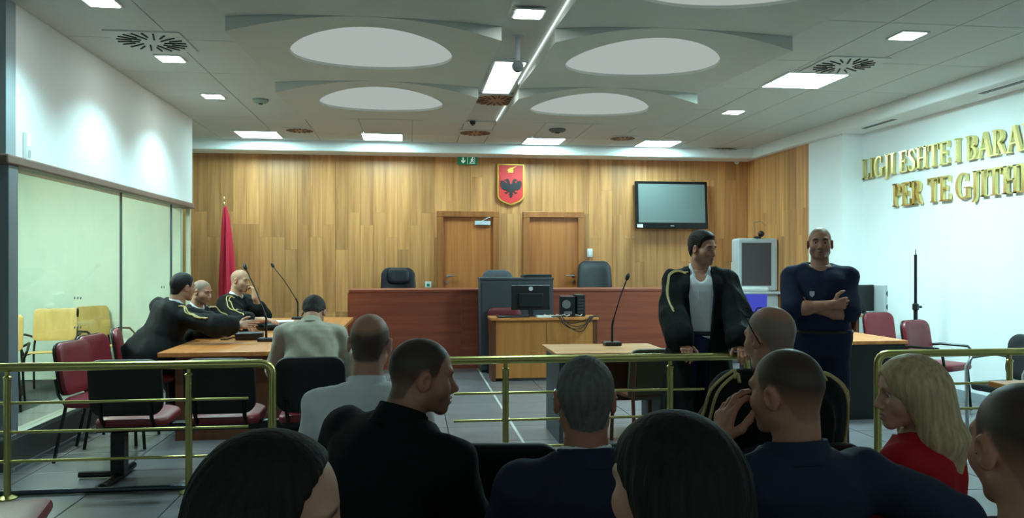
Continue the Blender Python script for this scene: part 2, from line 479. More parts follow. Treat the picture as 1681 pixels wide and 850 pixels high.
# narrow light slot along the right edge of the strip
MB().box(PXR0 - .018, PXR0 - .010, 3.9, 8.3, ZC - .006, ZC + .014).build('light_slot', emat('slot_light', (.9, 1, .98), 1.0), ce)
MB().box(PXR0 - .018, PXR0 - .010, 9.0, 10.5, ZC - .006, ZC + .014).build('light_slot', emat('slot_light', (.9, 1, .98), 1.0), ce)

# ---- doors in the back wall
def door(n, pxl, pxr, pyt, hinge_left, closer):
    a = at_y(pxl, pyt, YB); b = at_y(pxr, pyt, YB)
    xa, xb, zt = a.x, b.x, (a.z + b.z) / 2
    fr = .085
    fm = MB()
    fm.box(xa - .02, xa + fr, YB - .075, YB + .0, 0, zt, bev=.006)
    fm.box(xb - fr, xb + .02, YB - .075, YB + .0, 0, zt, bev=.006)
    fm.box(xa - .02, xb + .02, YB - .08, YB + .0, zt - fr, zt + .01, bev=.006)
    f = struct(fm.build('door_%d' % n, M_FRAME))
    leaf = MB().box(xa + fr, xb - fr, YB - .02, YB + .0, 0.0, zt - fr).build('door_leaf', M_DOOR, f)
    hx = xa + fr + .07 if not hinge_left else xb - fr - .07
    s = 1 if not hinge_left else -1
    hz = 1.27
    h = MB().tube([(hx, YB - .02, hz), (hx, YB - .07, hz)], .011).tube([(hx, YB - .07, hz), (hx + s * .06, YB - .072, hz + .008), (hx + s * .13, YB - .07, hz)], .010)
    h.lathe([(0, 0), (.026, 0), (.026, .008), (0, .008)], 16, T(hx, YB - .02, hz, rx=radians(90)))
    h.build('door_handle', M_STEEL, leaf, smooth=True)
    MB().lathe([(0, 0), (.024, 0), (.024, .008), (0, .008)], 16, T(hx - s * .01, YB - .02, hz - .1, rx=radians(90))).build('keyhole_plate', M_STEEL, leaf)
    if closer:
        c = MB().box(xb - fr - .3, xb - fr - .04, YB - .07, YB - .02, zt - fr - .13, zt - fr - .06, bev=.008)
        c.tube([(xb - fr - .17, YB - .06, zt - fr - .06), (xb - fr - .1, YB - .1, zt - fr - .02), (xb - fr - .04, YB - .06, zt - fr)], .008)
        c.build('door_closer', M_SILVER, leaf)
    return f
door(1, 719, 817, 348, False, True)
door(2, 860, 956, 349, True, False)
# ================================================================== LAMPS AND CEILING FITTINGS
M_PANEL = emat('luminaire_diffuser', LAMP, PANEL_POWER)
M_LFRAME = mat('luminaire_frame', (225, 228, 228), .5)
def square_light(px, py, label, sz=.6, m=None):
    p = at_z(px, py, ZC)
    t = tag(empty('ceiling_light', (p.x, p.y, ZC)), label, 'ceiling light', 'square ceiling lights')
    fm = MB(); h = sz / 2
    for s in (-1, 1):
        fm.box(s * h - .012, s * h + .012, -h - .012, h + .012, -.014, .0)
        fm.box(-h + .012, h - .012, s * h - .012, s * h + .012, -.014, .0)
    fm.build('frame', M_LFRAME, t)
    MB().box(-h + .012, h - .012, -h + .012, h - .012, -.010, .0).build('diffuser', m or M_PANEL, t)
square_light(425, 220, 'square white ceiling light nearest the glass dock')
square_light(628, 224, 'square white ceiling light left of the emblem, above the first door')
square_light(892, 231, 'square white ceiling light just right of the emblem shield')
square_light(1080, 235, 'square white ceiling light above the wall television')
square_light(1320, 131, 'largest brightest square ceiling light, over the standing officer', .64, emat('luminaire_diffuser_bright', LAMP, PANEL_POWER * 2.8))

M_DISC = emat('downlight_lens', (.9, 1, .97), 26.0)
def downlight(px, py, label, sz=.1):
    p = at_z(px, py, ZC)
    t = tag(empty('downlight', (p.x, p.y, ZC)), label, 'downlight', 'small ceiling downlights')
    MB().box(-sz - .02, sz + .02, -sz - .02, sz + .02, -.012, 0, bev=.004).build('rim', M_LFRAME, t)
    MB().box(-sz, sz, -sz, sz, -.016, -.008).build('lens', M_DISC, t)
    l = bpy.data.lights.new('spot_beam', 'SPOT'); l.energy = DOWN_POWER; l.color = LAMP; l.spot_size = radians(128); l.spot_blend = .7; l.shadow_soft_size = .06
    o = bpy.data.objects.new('spot_beam', l); COL.objects.link(o); o.parent = t; o.location = (0, 0, -.03)
downlight(165, 1, 'small square downlight at the top edge, nearest the camera on the dock side')
downlight(280, 95, 'small square downlight beside the slotted air diffuser by the dock')
downlight(350, 157, 'farthest small downlight along the dock wall')
downlight(868, 21, 'small square downlight on the central ceiling strip')
downlight(1490, 57, 'small square downlight above the wall lettering')
downlight(1204, 183, 'small square downlight between the large panel light and the television')

# bright rectangular light at the end of the central strip
a = at_z(797, 97, ZC); b = at_z(782, 150, ZC)
t = tag(empty('strip_light', ((PXL1 + PXR0) / 2, (a.y + b.y) / 2, ZC)), 'long bright white panel light filling the central ceiling strip', 'ceiling light')
hw, hl = (PXR0 - PXL1) / 2 - .06, (b.y - a.y) / 2
fm = MB()
for s in (-1, 1):
    fm.box(s * hw - .01, s * hw + .01, -hl, hl, -.02, .02); fm.box(-hw, hw, s * hl - .01, s * hl + .01, -.02, .02)
fm.build('frame', M_LFRAME, t)
MB().box(-hw + .01, hw - .01, -hl + .01, hl - .01, -.008, .014).build('diffuser', emat('strip_diffuser', (.88, 1, .98), 5.0), t)
# mount with ball hanging from the strip
p = at_z(850, 62, ZC)
t = tag(empty('ceiling_rod', (p.x, p.y, ZC + .02)), 'short hanging rod with a grey ball end on the central strip', 'ceiling mount')
MB().lathe([(0, 0), (.05, 0), (.05, -.015), (0, -.015)], 20).build('rosette', M_SILVER, t, smooth=True)
MB().tube([(0, 0, 0), (0, 0, -.24)], .022, 14).build('rod', M_SILVER, t, smooth=True)
MB().lathe([(.001, -.31)] + [(.05 * sin(pi * k / 10), -.26 - .05 * cos(pi * k / 10)) for k in range(1, 10)] + [(.001, -.21)], 20).build('ball', mat('ball_grey', (130, 136, 138), .35), t, smooth=True)

# swirl air diffusers
M_DIFF = mat('diffuser_plate', (205, 208, 205), .6)
M_DIFFB = mat('diffuser_brown', (168, 128, 100), .6, var=.1)
M_SLOT = mat('diffuser_slot', (26, 26, 26), .7)
def diffuser(px, py, label, ring=None, sz=.3, n=20):
    p = at_z(px, py, ZC)
    t = tag(empty('air_diffuser', (p.x, p.y, ZC)), label, 'air vent', 'swirl air diffusers in the ceiling')
    MB().box(-sz, sz, -sz, sz, -.012, 0, bev=.004).build('plate', M_DIFF, t)
    if ring: MB().lathe([(.0, -.013), (sz * .93, -.013), (sz * .93, -.016), (0, -.016)], 36).build('stained_ring', ring, t)
    for k in range(n):
        a = 2 * pi * k / n
        r0, r1 = (sz * .3, sz * .9) if k % 2 else (sz * .5, sz * .9)
        MB().box(r0, r1, -.0065, .0065, -.020, -.012, T(rz=a) @ T(0, .02, 0, rz=.25)).build('slot', M_SLOT, t)
diffuser(250, 67, 'square white slotted air diffuser near the dock wall')
diffuser(1385, 106, 'square white slotted air diffuser behind the brightest square light')
diffuser(815, 163, 'brown-stained air diffuser at the end of the bright central strip', M_DIFFB)
diffuser(780, 217, 'small brown-stained air diffuser above the exit sign', M_DIFFB, .24, 16)
diffuser(492, 213, 'small brown-stained air diffuser between the two dock-side square lights', M_DIFFB, .2, 14)
diffuser(1022, 226, 'small brown-stained air diffuser beside the square light over the television', M_DIFFB, .2, 14)
diffuser(1185, 245, 'dark flat air grille in the far corner of the ceiling', mat('grille_dark', (90, 76, 64), .7), .26, 14)
def detector(px, py, label, c, r=.055, z=ZC):
    p = at_z(px, py, z)
    t = tag(empty('smoke_detector', (p.x, p.y, z)), label, 'smoke detector')
    MB().lathe([(0, 0), (r, 0), (r, -.02), (r * .7, -.045), (0, -.05)], 20).build('housing', c, t, smooth=True)
    MB().lathe([(0, -.05), (r * .3, -.05), (r * .25, -.06), (0, -.06)], 14).build('sensor_tip', M_BLACKM, t, smooth=True)
detector(428, 163, 'greenish round smoke detector on the ceiling near the dock', mat('detector_green', (140, 160, 150), .5), .09)
detector(776, 199, 'small dark round ceiling sensor between the two central diffusers', M_BLACKM, .04)
detector(915, 212, 'flat grey round ceiling speaker right of the central diffusers', mat('det_grey', (110, 112, 108), .6), .12)
detector(1208, 266, 'white round detector in the corner above the panelled walls', M_OFFW, .06, ZS)

# dock room lamp behind the bulkhead
t = tag(empty('dock_ceiling_light', (-4.1, 8.3, 2.75)), 'lamp inside the glazed dock behind the white bulkhead', 'ceiling light')
MB().box(-.3, .3, -.9, .9, -.03, 0).build('diffuser', emat('dock_lamp', (.85, 1.0, .93), 38.0), t)
MB().box(-.33, .33, -.93, .93, -.012, -.001).build('frame', M_LFRAME, t)

# ================================================================== FITTINGS ON THE WALLS
# emergency lamp on the bulkhead
p = at_x(40, 240, XG)
t = tag(empty('emergency_lamp', (XG, p.y, p.z)), 'small white lit emergency lamp on the bulkhead corner', 'wall lamp')
MB().box(0, .035, -.03, .03, -.11, .11, bev=.01).build('housing', M_OFFW, t)
MB().box(.02, .04, -.024, .024, .0, .1, bev=.008).build('lens', emat('emerg', (.85, 1, 1), 1.3), t)
MB().box(.034, .0365, -.02, .02, -.085, -.03).build('label_plate', mat('pale_label', (180, 190, 190), .6), t)

# exit sign
p = at_y(767, 264, YB)
t = tag(empty('exit_sign', (p.x, YB - .02, p.z)), 'green exit sign with white arrow and running figure above the door', 'exit sign')
MB().box(-.165, .165, -.03, .02, -.065, .065, bev=.004).build('board', mat('exit_green', (22, 118, 78), .4, emit=.25), t)
MW = mat('exit_white', (225, 240, 232), .5, emit=.4)
Mx = T(0, -.031, 0) @ Matrix.Rotation(radians(90), 4, 'X')
MB().prism([(-.08, .045), (-.06, .045), (-.06, -.01), (-.035, .01), (-.035, -.012), (-.07, -.048), (-.105, -.012), (-.105, .01), (-.08, -.01)], 0, .003, Mx).build('arrow', MW, t)
MB().box(.0, .006, -.034, -.031, -.06, .06).build('divider', MW, t)
g = MB()
g.box(.03, .12, -.034, -.031, -.05, -.044); g.box(.114, .12, -.034, -.031, -.05, .05)
g.prism([(.065, .03), (.085, .035), (.09, .0), (.105, -.03), (.095, -.036), (.078, -.012), (.062, -.03), (.042, -.036), (.04, -.027), (.06, -.016)], 0, .003, Mx)
g.prism([(.083 + .011 * cos(k * pi / 5), .046 + .011 * sin(k * pi / 5)) for k in range(10)], 0, .003, Mx)
g.prism([(.066, .03), (.048, .01), (.054, .005), (.072, .022)], 0, .003, Mx); g.prism([(.085, .03), (.106, .014), (.102, .008), (.084, .02)], 0, .003, Mx)
g.build('running_figure', MW, t)

# coat of arms
p = at_y(838, 303, YB)
SC = abs(at_y(838, 270, YB).z - at_y(838, 337, YB).z)      # shield height
t = tag(empty('emblem_shield', (p.x, YB - .01, at_y(838, 337, YB).z)), 'red shield emblem with black double-headed eagle and gold rim above the doors', 'emblem')
def shield(s, dy):
    h = SC; w_ = SC * .33
    pts = [(-w_, h), (w_, h), (w_, h * .22), (w_ * .92, h * .15), (w_ * .7, h * .09), (w_ * .35, h * .04), (0, 0), (-w_ * .35, h * .04), (-w_ * .7, h * .09), (-w_ * .92, h * .15), (-w_, h * .22)]
    cy = h * .52
    return [(x * s, cy + (y - cy) * (1 - (1 - s) * .62)) for x, y in pts]
RX = Matrix.Rotation(radians(90), 4, 'X')
MB().prism(shield(1, 0), 0, .045, RX).build('gold_rim', mat('gold_paint', (214, 176, 70), .35, metal=.4), t)
MB().prism(shield(.90, 0), .045, .05, RX).build('red_field', mat('emblem_red', (206, 44, 44), .5), t)
half = [(0, .60), (.05, .66), (.06, .74), (.10, .83), (.17, .87), (.24, .84), (.34, .80), (.25, .775), (.20, .74), (.19, .68), (.25, .68), (.32, .76), (.40, .76), (.42, .84), (.46, .74), (.50, .77), (.49, .66), (.54, .64), (.46, .58), (.52, .53), (.44, .50), (.48, .43), (.40, .43), (.42, .35), (.34, .38), (.33, .30), (.26, .35), (.20, .30), (.14, .33), (.20, .24), (.29, .24), (.31, .18), (.24, .19), (.21, .13), (.17, .20), (.10, .26), (.06, .20), (.12, .12), (.06, .10), (.07, .03), (0, -.03)]
W_ = SC * .52
eagle = [(x * W_, y * W_) for x, y in half] + [(-x * W_, y * W_) for x, y in half[-2:0:-1]]
MB().prism(eagle, .05, .058, T(0, 0, SC * .19) @ RX).build('double_headed_eagle', mat('emblem_black', (28, 26, 30), .5), t)
hel = [(-.09, .0), (.05, .0), (.07, .05), (.05, .10), (.09, .13), (.17, .18), (.10, .17), (.03, .14), (-.02, .13), (-.07, .10), (-.12, .06), (-.08, .05)]
MB().prism([(x * SC * .9, y * SC * .9) for x, y in hel], .05, .058, T(0, 0, SC * .79) @ RX).build('gold_helmet', mat('gold_paint', (214, 176, 70)), t)

# wall switches
def wallbox(px, py, w_, h_, label, name, dot):
    p = at_y(px, py, YB)
    t = tag(empty(name, (p.x, YB, p.z)), label, 'wall switch')
    MB().box(-w_ / 2, w_ / 2, -.02, .004, -h_ / 2, h_ / 2, bev=.004).build('plate', M_OFFW, t)
    if dot: MB().lathe([(0, 0), (.025, 0), (.02, .01), (0, .01)], 16, T(0, -.02, -.005, rx=radians(90))).build('button', mat('green_button', (20, 130, 90), .4), t)
    else: MB().box(-w_ * .3, w_ * .3, -.026, -.018, -h_ * .3, h_ * .3, bev=.003).build('rocker', M_OFFW, t)
wallbox(968, 415, .09, .14, 'white light switch on the panelled wall right of the second door', 'light_switch', False)
wallbox(703, 467, .1, .1, 'white box with green button beside the first door', 'door_button', True)

# television on the wall
a = at_y(1042, 297, YB - .1); b = at_y(1160, 376, YB - .1)
tw, thh = b.x - a.x, a.z - b.z
t = tag(empty('television', ((a.x + b.x) / 2, YB, (a.z + b.z) / 2)), 'black flat television switched off, mounted on the panelled wall', 'television')
Mt = T(0, -.12, 0, rx=radians(-4))
MB().box(-tw / 2, tw / 2, -.03, .03, -thh / 2, thh / 2, Mt, bev=.012).build('casing', mat('tv_black', (16, 16, 20), .2), t)
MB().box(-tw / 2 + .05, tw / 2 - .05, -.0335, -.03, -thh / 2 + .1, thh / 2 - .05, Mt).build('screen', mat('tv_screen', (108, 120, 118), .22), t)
MB().box(-tw / 2 + .02, -tw / 2 + .12, -.034, -.03, -thh / 2 + .015, -thh / 2 + .07, Mt).build('sticker', M_OFFW, t)
MB().box(-.03, .03, -.033, -.03, -thh / 2 + .04, -thh / 2 + .05, Mt).build('maker_mark', M_SILVER, t)
MB().box(-.12, .12, -.1, .0, -.14, .14).build('wall_bracket', M_BLACKM, t)

# lettering on the white wall
def thick(pts, ws, n=None):
    """polyline with widths -> polygon"""
    L, R = [], []
    for i, (x, y) in enumerate(pts):
        x0, y0 = pts[max(i - 1, 0)]; x1, y1 = pts[min(i + 1, len(pts) - 1)]
        dx, dy = x1 - x0, y1 - y0; l = sqrt(dx * dx + dy * dy) or 1
        nx, ny = -dy / l, dx / l; h = ws[i] / 2
        L.append((x + nx * h, y + ny * h)); R.append((x - nx * h, y - ny * h))
    return L, R
def glyph(ch):
    S, t_, sf = .16, .06, .05
    B = []                                  # list of quads strips
    def rect(a, b, c, d): B.append([[(a, d), (b, d)], [(a, c), (b, c)]])
    def stem(x, top=1, bot=0): rect(x, x + S, bot, top)
    def foot(x0, x1, y): rect(x0, x1, y, y + sf)
    def stroke(pts, ws): L, R = thick(pts, ws); B.append([L, R])
    def arc(cx, cy, rx, ry, a0, a1, wf, n=14):
        pts = []; ws = []
        for k in range(n + 1):
            a = radians(a0 + (a1 - a0) * k / n); pts.append((cx + rx * cos(a), cy + ry * sin(a))); ws.append(wf(a))
        stroke(pts, ws)
    mod = lambda a: t_ + (S - t_) * abs(cos(a)) ** 1.5
    if ch == 'I': stem(.09); foot(.0, .34, 0); foot(0, .34, .95); return B, .34
    if ch == 'L': stem(.08); foot(0, .34, .95); rect(0, .6, 0, t_); rect(.55, .6, 0, .28); return B, .6
    if ch == 'E': stem(.08); rect(0, .6, .94, 1); rect(0, .62, 0, t_); rect(.2, .45, .48, .54); rect(.55, .6, .74, 1); rect(.57, .62, 0, .28); rect(.42, .46, .4, .62); return B, .62
    if ch == 'T': stem(.26); rect(0, .68, .94, 1); rect(0, .045, .72, 1); rect(.635, .68, .72, 1); foot(.17, .51, 0); return B, .68
    if ch == 'H':
        for x in (.08, .54): stem(x); foot(x - .08, x + S + .08, 0); foot(x - .08, x + S + .08, .95)
        rect(.2, .6, .47, .53); return B, .78
    if ch == 'P': stem(.08); foot(0, .34, 0); rect(0, .34, .94, 1); arc(.3, .73, .22, .24, 90, -90, mod); return B, .6
    if ch == 'R':
        stem(.08); foot(0, .34, 0); rect(0, .34, .94, 1); arc(.3, .74, .22, .23, 90, -90, mod)
        stroke([(.32, .5), (.44, .36), (.58, .06), (.7, .02)], [.1, .16, .14, .05]); return B, .72
    if ch == 'B':
        stem(.08); rect(0, .34, 0, t_); rect(0, .34, .94, 1); arc(.3, .755, .2, .215, 90, -90, mod); arc(.3, .28, .25, .25, 90, -90, mod); return B, .64
    if ch == 'A':
        stroke([(.06, 0), (.36, 1)], [.06, .07]); stroke([(.64, 0), (.37, 1)], [.17, .15]); rect(.16, .54, .32, .38); foot(-.04, .18, 0); foot(.5, .78, 0); return B, .74
    if ch == 'J': stem(.14, 1, .1); foot(.05, .4, .95); arc(.1, .1, .12, .24, 0, -110, lambda a: t_ + .08 * abs(cos(a))); return B, .42
    if ch == 'G':
        arc(.4, .5, .33, .48, 60, 300, mod, 22); rect(.58, .72, .04, .42); foot(.46, .82, .40); rect(.56, .6, .66, .95); return B, .8
    if ch == 'S':
        pts = [(.5, .8), (.42, .93), (.27, .97), (.13, .88), (.12, .72), (.22, .59), (.36, .48), (.47, .35), (.46, .16), (.34, .04), (.2, .03), (.08, .12), (.05, .26)]
        stroke(pts, [.05, .06, .07, .12, .15, .16, .17, .16, .14, .09, .07, .06, .05]); return B, .56
    return B, .3
def letter_mesh(ch, s, dep):
    B, w_ = glyph(ch); m = MB()
    for L, R in B:
        n = len(L); vs = []
        for z in (0, dep): vs += [(x * s, y * s, z) for x, y in L] + [(x * s, y * s, z) for x, y in R]
        fs = []
        for i in range(n - 1):
            fs.append((2 * n + i, 2 * n + i + 1, 3 * n + i + 1, 3 * n + i)); fs.append((i, n + i, n + i + 1, i + 1))
            fs.append((i, i + 1, 2 * n + i + 1, 2 * n + i)); fs.append((n + i, 3 * n + i, 3 * n + i + 1, n + i + 1))
        fs.append((0, 2 * n, 3 * n, n)); fs.append((n - 1, 2 * n - 1, 4 * n - 1, 3 * n - 1))
        m.add(vs, fs)
    return m, w_ * s
def lettering(text, y0, z0, cap, label, gap=.05):
    t = tag(empty('wall_lettering', (XR, y0, z0)), label, 'lettering')
    cache = {}; yy = 0.0
    for ch in text:
        if ch == ' ': yy -= .3 * cap; continue
        if ch not in cache:
            m, adv = letter_mesh(ch, cap, .035)
            # text plane x->-y, y->z, depth -> -x
            o = m.build('letter', M_GOLD, t); cache[ch] = (o, adv)
        else:
            o = share(cache[ch][0], 'letter', t)
        adv = cache[ch][1]
        o.matrix_local = Matrix(((0, 0, -1, -.012), (-1, 0, 0, yy), (0, 1, 0, 0), (0, 0, 0, 1)))
        yy -= adv + gap * cap
lettering('LIGJI ESHTE I BARABARTE', 9.93, 2.60, .265, 'upper line of raised gold letters on the white wall')
lettering('PER TE GJITHE', at_x(1470, 320, XR).y, 2.19, .285, 'lower line of raised gold letters on the white wall')

# ================================================================== BRASS BARRIER
YRL = 5.38
def rail(label, xs, x_end_left, x_end_right, posts, bars, curve_left, curve_right):
    t = tag(empty('brass_railing', ((xs), YRL, 0)), label, 'railing', 'brass railings across the room')
    zr, R_, bend = .832, .028, .07
    pts = []
    if curve_left:
        pts += [(x_end_left, 0, 0.0), (x_end_left, 0, zr - bend)] + [(x_end_left + bend - bend * cos(a), 0, zr - bend + bend * sin(a)) for a in (pi / 8, pi / 4, 3 * pi / 8)] + [(x_end_left + bend, 0, zr)]
    else: pts += [(x_end_left, 0, zr)]
    if curve_right:
        pts += [(x_end_right - bend, 0, zr)] + [(x_end_right - bend + bend * sin(a), 0, zr - bend + bend * cos(a)) for a in (pi / 8, pi / 4, 3 * pi / 8)] + [(x_end_right, 0, zr - bend), (x_end_right, 0, 0)]
    else: pts += [(x_end_right, 0, zr)]
    pts = [(x - xs, y, z) for x, y, z in pts]
    MB().tube(pts, R_, 16).build('handrail', M_BRASS, t, smooth=True)
    for px in posts:
        q = MB().tube([(px - xs, 0, 0), (px - xs, 0, zr - .075)], .0215, 14)
        q.lathe([(.0215, 0), (.026, .004), (.026, .014), (.014, .022), (.014, .05), (.0, .052)], 14, T(px - xs, 0, zr - .075))
        q.lathe([(.06, 0), (.06, .008), (.03, .02), (0.0215, .022)], 18, T(px - xs, 0, 0))
        q.build('post', M_BRASS, t, smooth=True)
    for z in (.235, .42, .605):
        for (b0, b1) in bars:
            MB().tube([(b0 - xs, 0, z), (b1 - xs, 0, z)], .0095, 10).build('cross_bar', M_BRASS, t, smooth=True)
    return t
def XRy(px): return at_y(px, 600, YRL).x
rail('brass railing in front of the black beam chairs on the dock side', XRy(310), -3.9, XRy(447), [XRy(12), XRy(310)], [(-3.9, XRy(408))], False, True)
rail('middle brass railing that the robed standing man rests his hand on', XRy(830), XRy(690), XRy(1226), [XRy(830), XRy(1100)], [(XRy(745), XRy(1156))], True, True)
rail('brass railing along the white wall behind the blonde woman', XRy(1500), XRy(1441), 5.9, [XRy(1441) + 1.05], [(XRy(1480), 5.9)], True, False)
# thin bar lying on the floor line below the railing
tag(MB().tube([(-3.6, YRL + .06, .02), (XRy(318), YRL + .06, .02)], .018, 10).build('floor_tube', mat('dark_tube', (70, 76, 84), .3, metal=.7), smooth=True), 'dark metal tube along the floor under the dock-side railing', 'tube')
# ================================================================== SEATS
def seat_unit(t, x, first={}):
    """one shell seat of a beam: maroon seat pad, maroon back pad, black rear shell, bracket"""
    def put(key, fn, m):
        if key not in first:
            o = fn().build(key, m, t, smooth=True); first[key] = o
        else: o = share(first[key], key, t)
        o.location = (x, 0, 0)
    Ms = T(0, .02, .445, rx=radians(-86))
    put('seat_pad', lambda: MB().plate(.47, .45, .09, .06, .02, .35, T(0, .05, .435, rx=radians(-88))), M_MAROON)
    put('seat_shell', lambda: MB().plate(.45, .42, .09, .02, .006, .35, T(0, .05, .40, rx=radians(-88))), M_SHELL)
    Mb = T(0, -.235, .665, rx=radians(-188))
    put('back_pad', lambda: MB().plate(.45, .36, .08, .04, .014, .25, T(0, -.205, .665, rx=radians(8))), M_MAROON)
    put('back_shell', lambda: MB().plate(.47, .385, .085, .035, .012, .25, T(0, -.235, .665, rx=radians(8))), M_SHELL)
    put('back_bracket', lambda: MB().tube([(.16, .1, .395), (.16, -.16, .40), (.16, -.21, .46), (.16, -.235, .56)], .014, 8), M_BLACKM)
    o = share(first['back_bracket'], 'back_bracket', t, (x - .32, 0, 0))
def beam(n, pitch, loc, rz, label, group='beam seats', leg_ends=True):
    t = tag(empty('beam_chairs', loc, rz), label, 'seating', group)
    L = pitch * (n - 1) / 2
    MB().box(-L - .26, L + .26, -.03, .05, .33, .39, bev=.006).build('beam', M_BLACKM, t)
    for k in range(n): seat_unit(t, -L + k * pitch)
    for s in (-1, 1):
        g = MB().box(s * (L + .12) - .045, s * (L + .12) + .045, -.04, .06, .03, .33, bev=.008)
        g.build('leg', M_BLACKM, t)
        f = MB().tube([(s * (L + .12), -.30, .03), (s * (L + .12), .28, .03)], .026, 10)
        f.tube([(s * (L + .12), .05, .03), (s * (L + .12) + s * .28, .05, .03)], .022, 10)
        f.build('foot_bar', M_BLACKM, t, smooth=True)
    return t
pB = at_y(373, 600, 5.76)
beam(3, .60, (pB.x, 5.76, 0), 0, 'black-backed beam seats with maroon pads behind the brass railing')

# rows for the public (positions in the room, rows run across it)
ROW_A = (0.60, 3.02)
beam(4, .545, (ROW_A[0] + .0, ROW_A[1], 0), radians(-7), 'front row of public beam seats, one seat empty with black back showing')
beam(4, .53, (.78, 2.10, 0), radians(-1), 'second row of public beam seats under the man in navy jacket')
beam(3, .66, (.42, 1.22, 0), radians(1), 'nearest row of public beam seats under the two dark-haired women')
beam(1, .56, tuple(at_z(-52, 852, .45).xy) + (0,), radians(-78), 'single maroon seat at the lower left picture edge')

def conf_chair(loc, rz, label, group, arms=False):
    """maroon padded chair on a black tube frame"""
    t = tag(empty('visitor_chair', loc, rz), label, 'chair', group)
    MB().plate(.47, .46, .08, .07, .025, .2, T(0, .02, .45, rx=radians(-90))).build('seat', M_MAROON, t, smooth=True)
    MB().plate(.46, .40, .09, .05, .02, .3, T(0, -.225, .69, rx=radians(9))).build('backrest', M_MAROON, t, smooth=True)
    MB().plate(.465, .405, .09, .02, .006, .3, T(0, -.252, .69, rx=radians(9))).build('back_shell', M_SHELL, t, smooth=True)
    for sx in (-1, 1):
        MB().tube([(sx * .22, .22, .0), (sx * .2, .2, .41)], .013, 8).build('leg', M_BLACKM, t, smooth=True)
        MB().tube([(sx * .22, -.26, .0), (sx * .2, -.18, .42)], .013, 8).build('leg', M_BLACKM, t, smooth=True)
        MB().tube([(sx * .2, .2, .41), (sx * .2, -.18, .42), (sx * .2, -.235, .5), (sx * .19, -.265, .62)], .012, 8).build('back_support', M_BLACKM, t, smooth=True)
        if arms: MB().tube([(sx * .22, .2, .42), (sx * .27, .2, .6), (sx * .27, .16, .64), (sx * .27, -.12, .64), (sx * .24, -.24, .62)], .014, 8).build('armrest', M_BLACKM, t, smooth=True)
    return t

# plywood chairs in the dock
def ply_chair(loc, rz, label):
    t = tag(empty('plywood_chair', loc, rz), label, 'chair', 'plywood chairs inside the glass dock')
    MB().plate(.46, .38, .05, .014, .005, .35, T(0, -.2, .76, rx=radians(10))).build('backrest', M_PLY, t, smooth=True)
    MB().plate(.44, .42, .05, .016, .005, .1, T(0, .02, .46, rx=radians(-87))).build('seat', M_PLY, t, smooth=True)
    for sx in (-1, 1):
        MB().tube([(sx * .24, .24, 0), (sx * .22, .2, .44), (sx * .22, -.18, .44)], .012, 8).build('leg', M_BLACKM, t, smooth=True)
        MB().tube([(sx * .24, -.26, 0), (sx * .22, -.16, .44), (sx * .21, -.19, .6), (sx * .21, -.22, .88)], .012, 8).build('leg', M_BLACKM, t, smooth=True)
        MB().tube([(sx * .23, .18, .44), (sx * .29, .2, .6), (sx * .30, .1, .66), (sx * .29, -.08, .66), (sx * .23, -.19, .62)], .013, 8).build('armrest', M_BLACKM, t, smooth=True)
ply_chair((at_y(84, 530, 9.8).x, 9.8, .0), radians(190), 'plywood chair nearer the dock post, seen through the glass')
ply_chair((at_y(170, 530, 10.4).x, 10.4, .0), radians(238), 'plywood chair farther along the dock, seen through the glass')
ply_chair((at_y(-8, 530, 8.6).x, 8.6, .0), radians(200), 'pale plywood chair cut by the grey dock post')

# office chairs
def office_chair(loc, rz, label, m, w_=.5, top=1.26, pillow=True):
    t = tag(empty('office_chair', loc, rz), label, 'chair', 'office chairs behind the judges bench')
    MB().plate(w_, .5, .12, .10, .04, .3, T(0, .02, .48, rx=radians(-90))).build('seat', m, t, smooth=True)
    hb = top - .52
    MB().plate(w_, hb, .13, .09, .035, .45, T(0, -.24, .52 + hb / 2, rx=radians(7)), taper=-.12).build('backrest', m, t, smooth=True)
    if pillow: MB().plate(w_ * .62, .24, .08, .09, .04, .5, T(0, -.20 - .005, top - .14, rx=radians(7))).build('headrest', m, t, smooth=True)
    for s in (-1, 1):
        MB().tube([(s * .24, -.2, .62), (s * .29, -.1, .68), (s * .29, .15, .68), (s * .25, .16, .48)], .02, 10).build('armrest', M_BLACKM, t, smooth=True)
    MB().tube([(0, 0, .1), (0, 0, .44)], .03, 12).build('gas_column', M_BLACKM, t, smooth=True)
    for k in range(5):
        a = 2 * pi * k / 5
        MB().tube([(0, 0, .11), (.28 * cos(a), .28 * sin(a), .07), (.3 * cos(a), .3 * sin(a), .0)], [.025, .02, .022], 8).build('star_foot', M_BLACKM, t, smooth=True)

# ================================================================== JUDGES' BENCH
YJ = 11.2
dais = struct(MB().box(-2.3, 5.4, YJ + .05, YB, 0, .2).build('floor_dais', mat('dais_grey', (70, 70, 74), .5)))
xl, xr = at_y(573, 500, YJ).x, at_y(1106, 500, YJ).x
t = tag(empty('judges_bench', ((xl + xr) / 2, YJ, 0)), 'long reddish mahogany judges bench across the room', 'bench')
hw = (xr - xl) / 2
MB().box(-hw, hw, -.04, .62, 1.075, 1.115, bev=.006).build('top', M_BENCH, t)
npn = 3
for k in range(npn):
    a = -hw + 2 * hw * k / npn; b = -hw + 2 * hw * (k + 1) / npn
    MB().box(a + .001, b - .001, -.025, 0, .0, 1.075).build('front_panel', M_BENCH, t)
for s in (-1, 1): MB().box(s * hw - .02, s * hw + .02, 0, .6, 0, 1.075).build('side_panel', M_BENCH, t)
Yc = 12.25
c = at_y(657, 440, Yc); office_chair((c.x, Yc, .2), pi + .15, 'dark leather office chair with headrest pillow left of the first door', M_LEATHER, .55, c.z - .2 + .01)
c = at_y(980, 428, Yc); office_chair((c.x, Yc, .2), pi - .05, 'tall grey-black leather office chair in front of the second door', M_LEATHER, .56, c.z - .2, False)
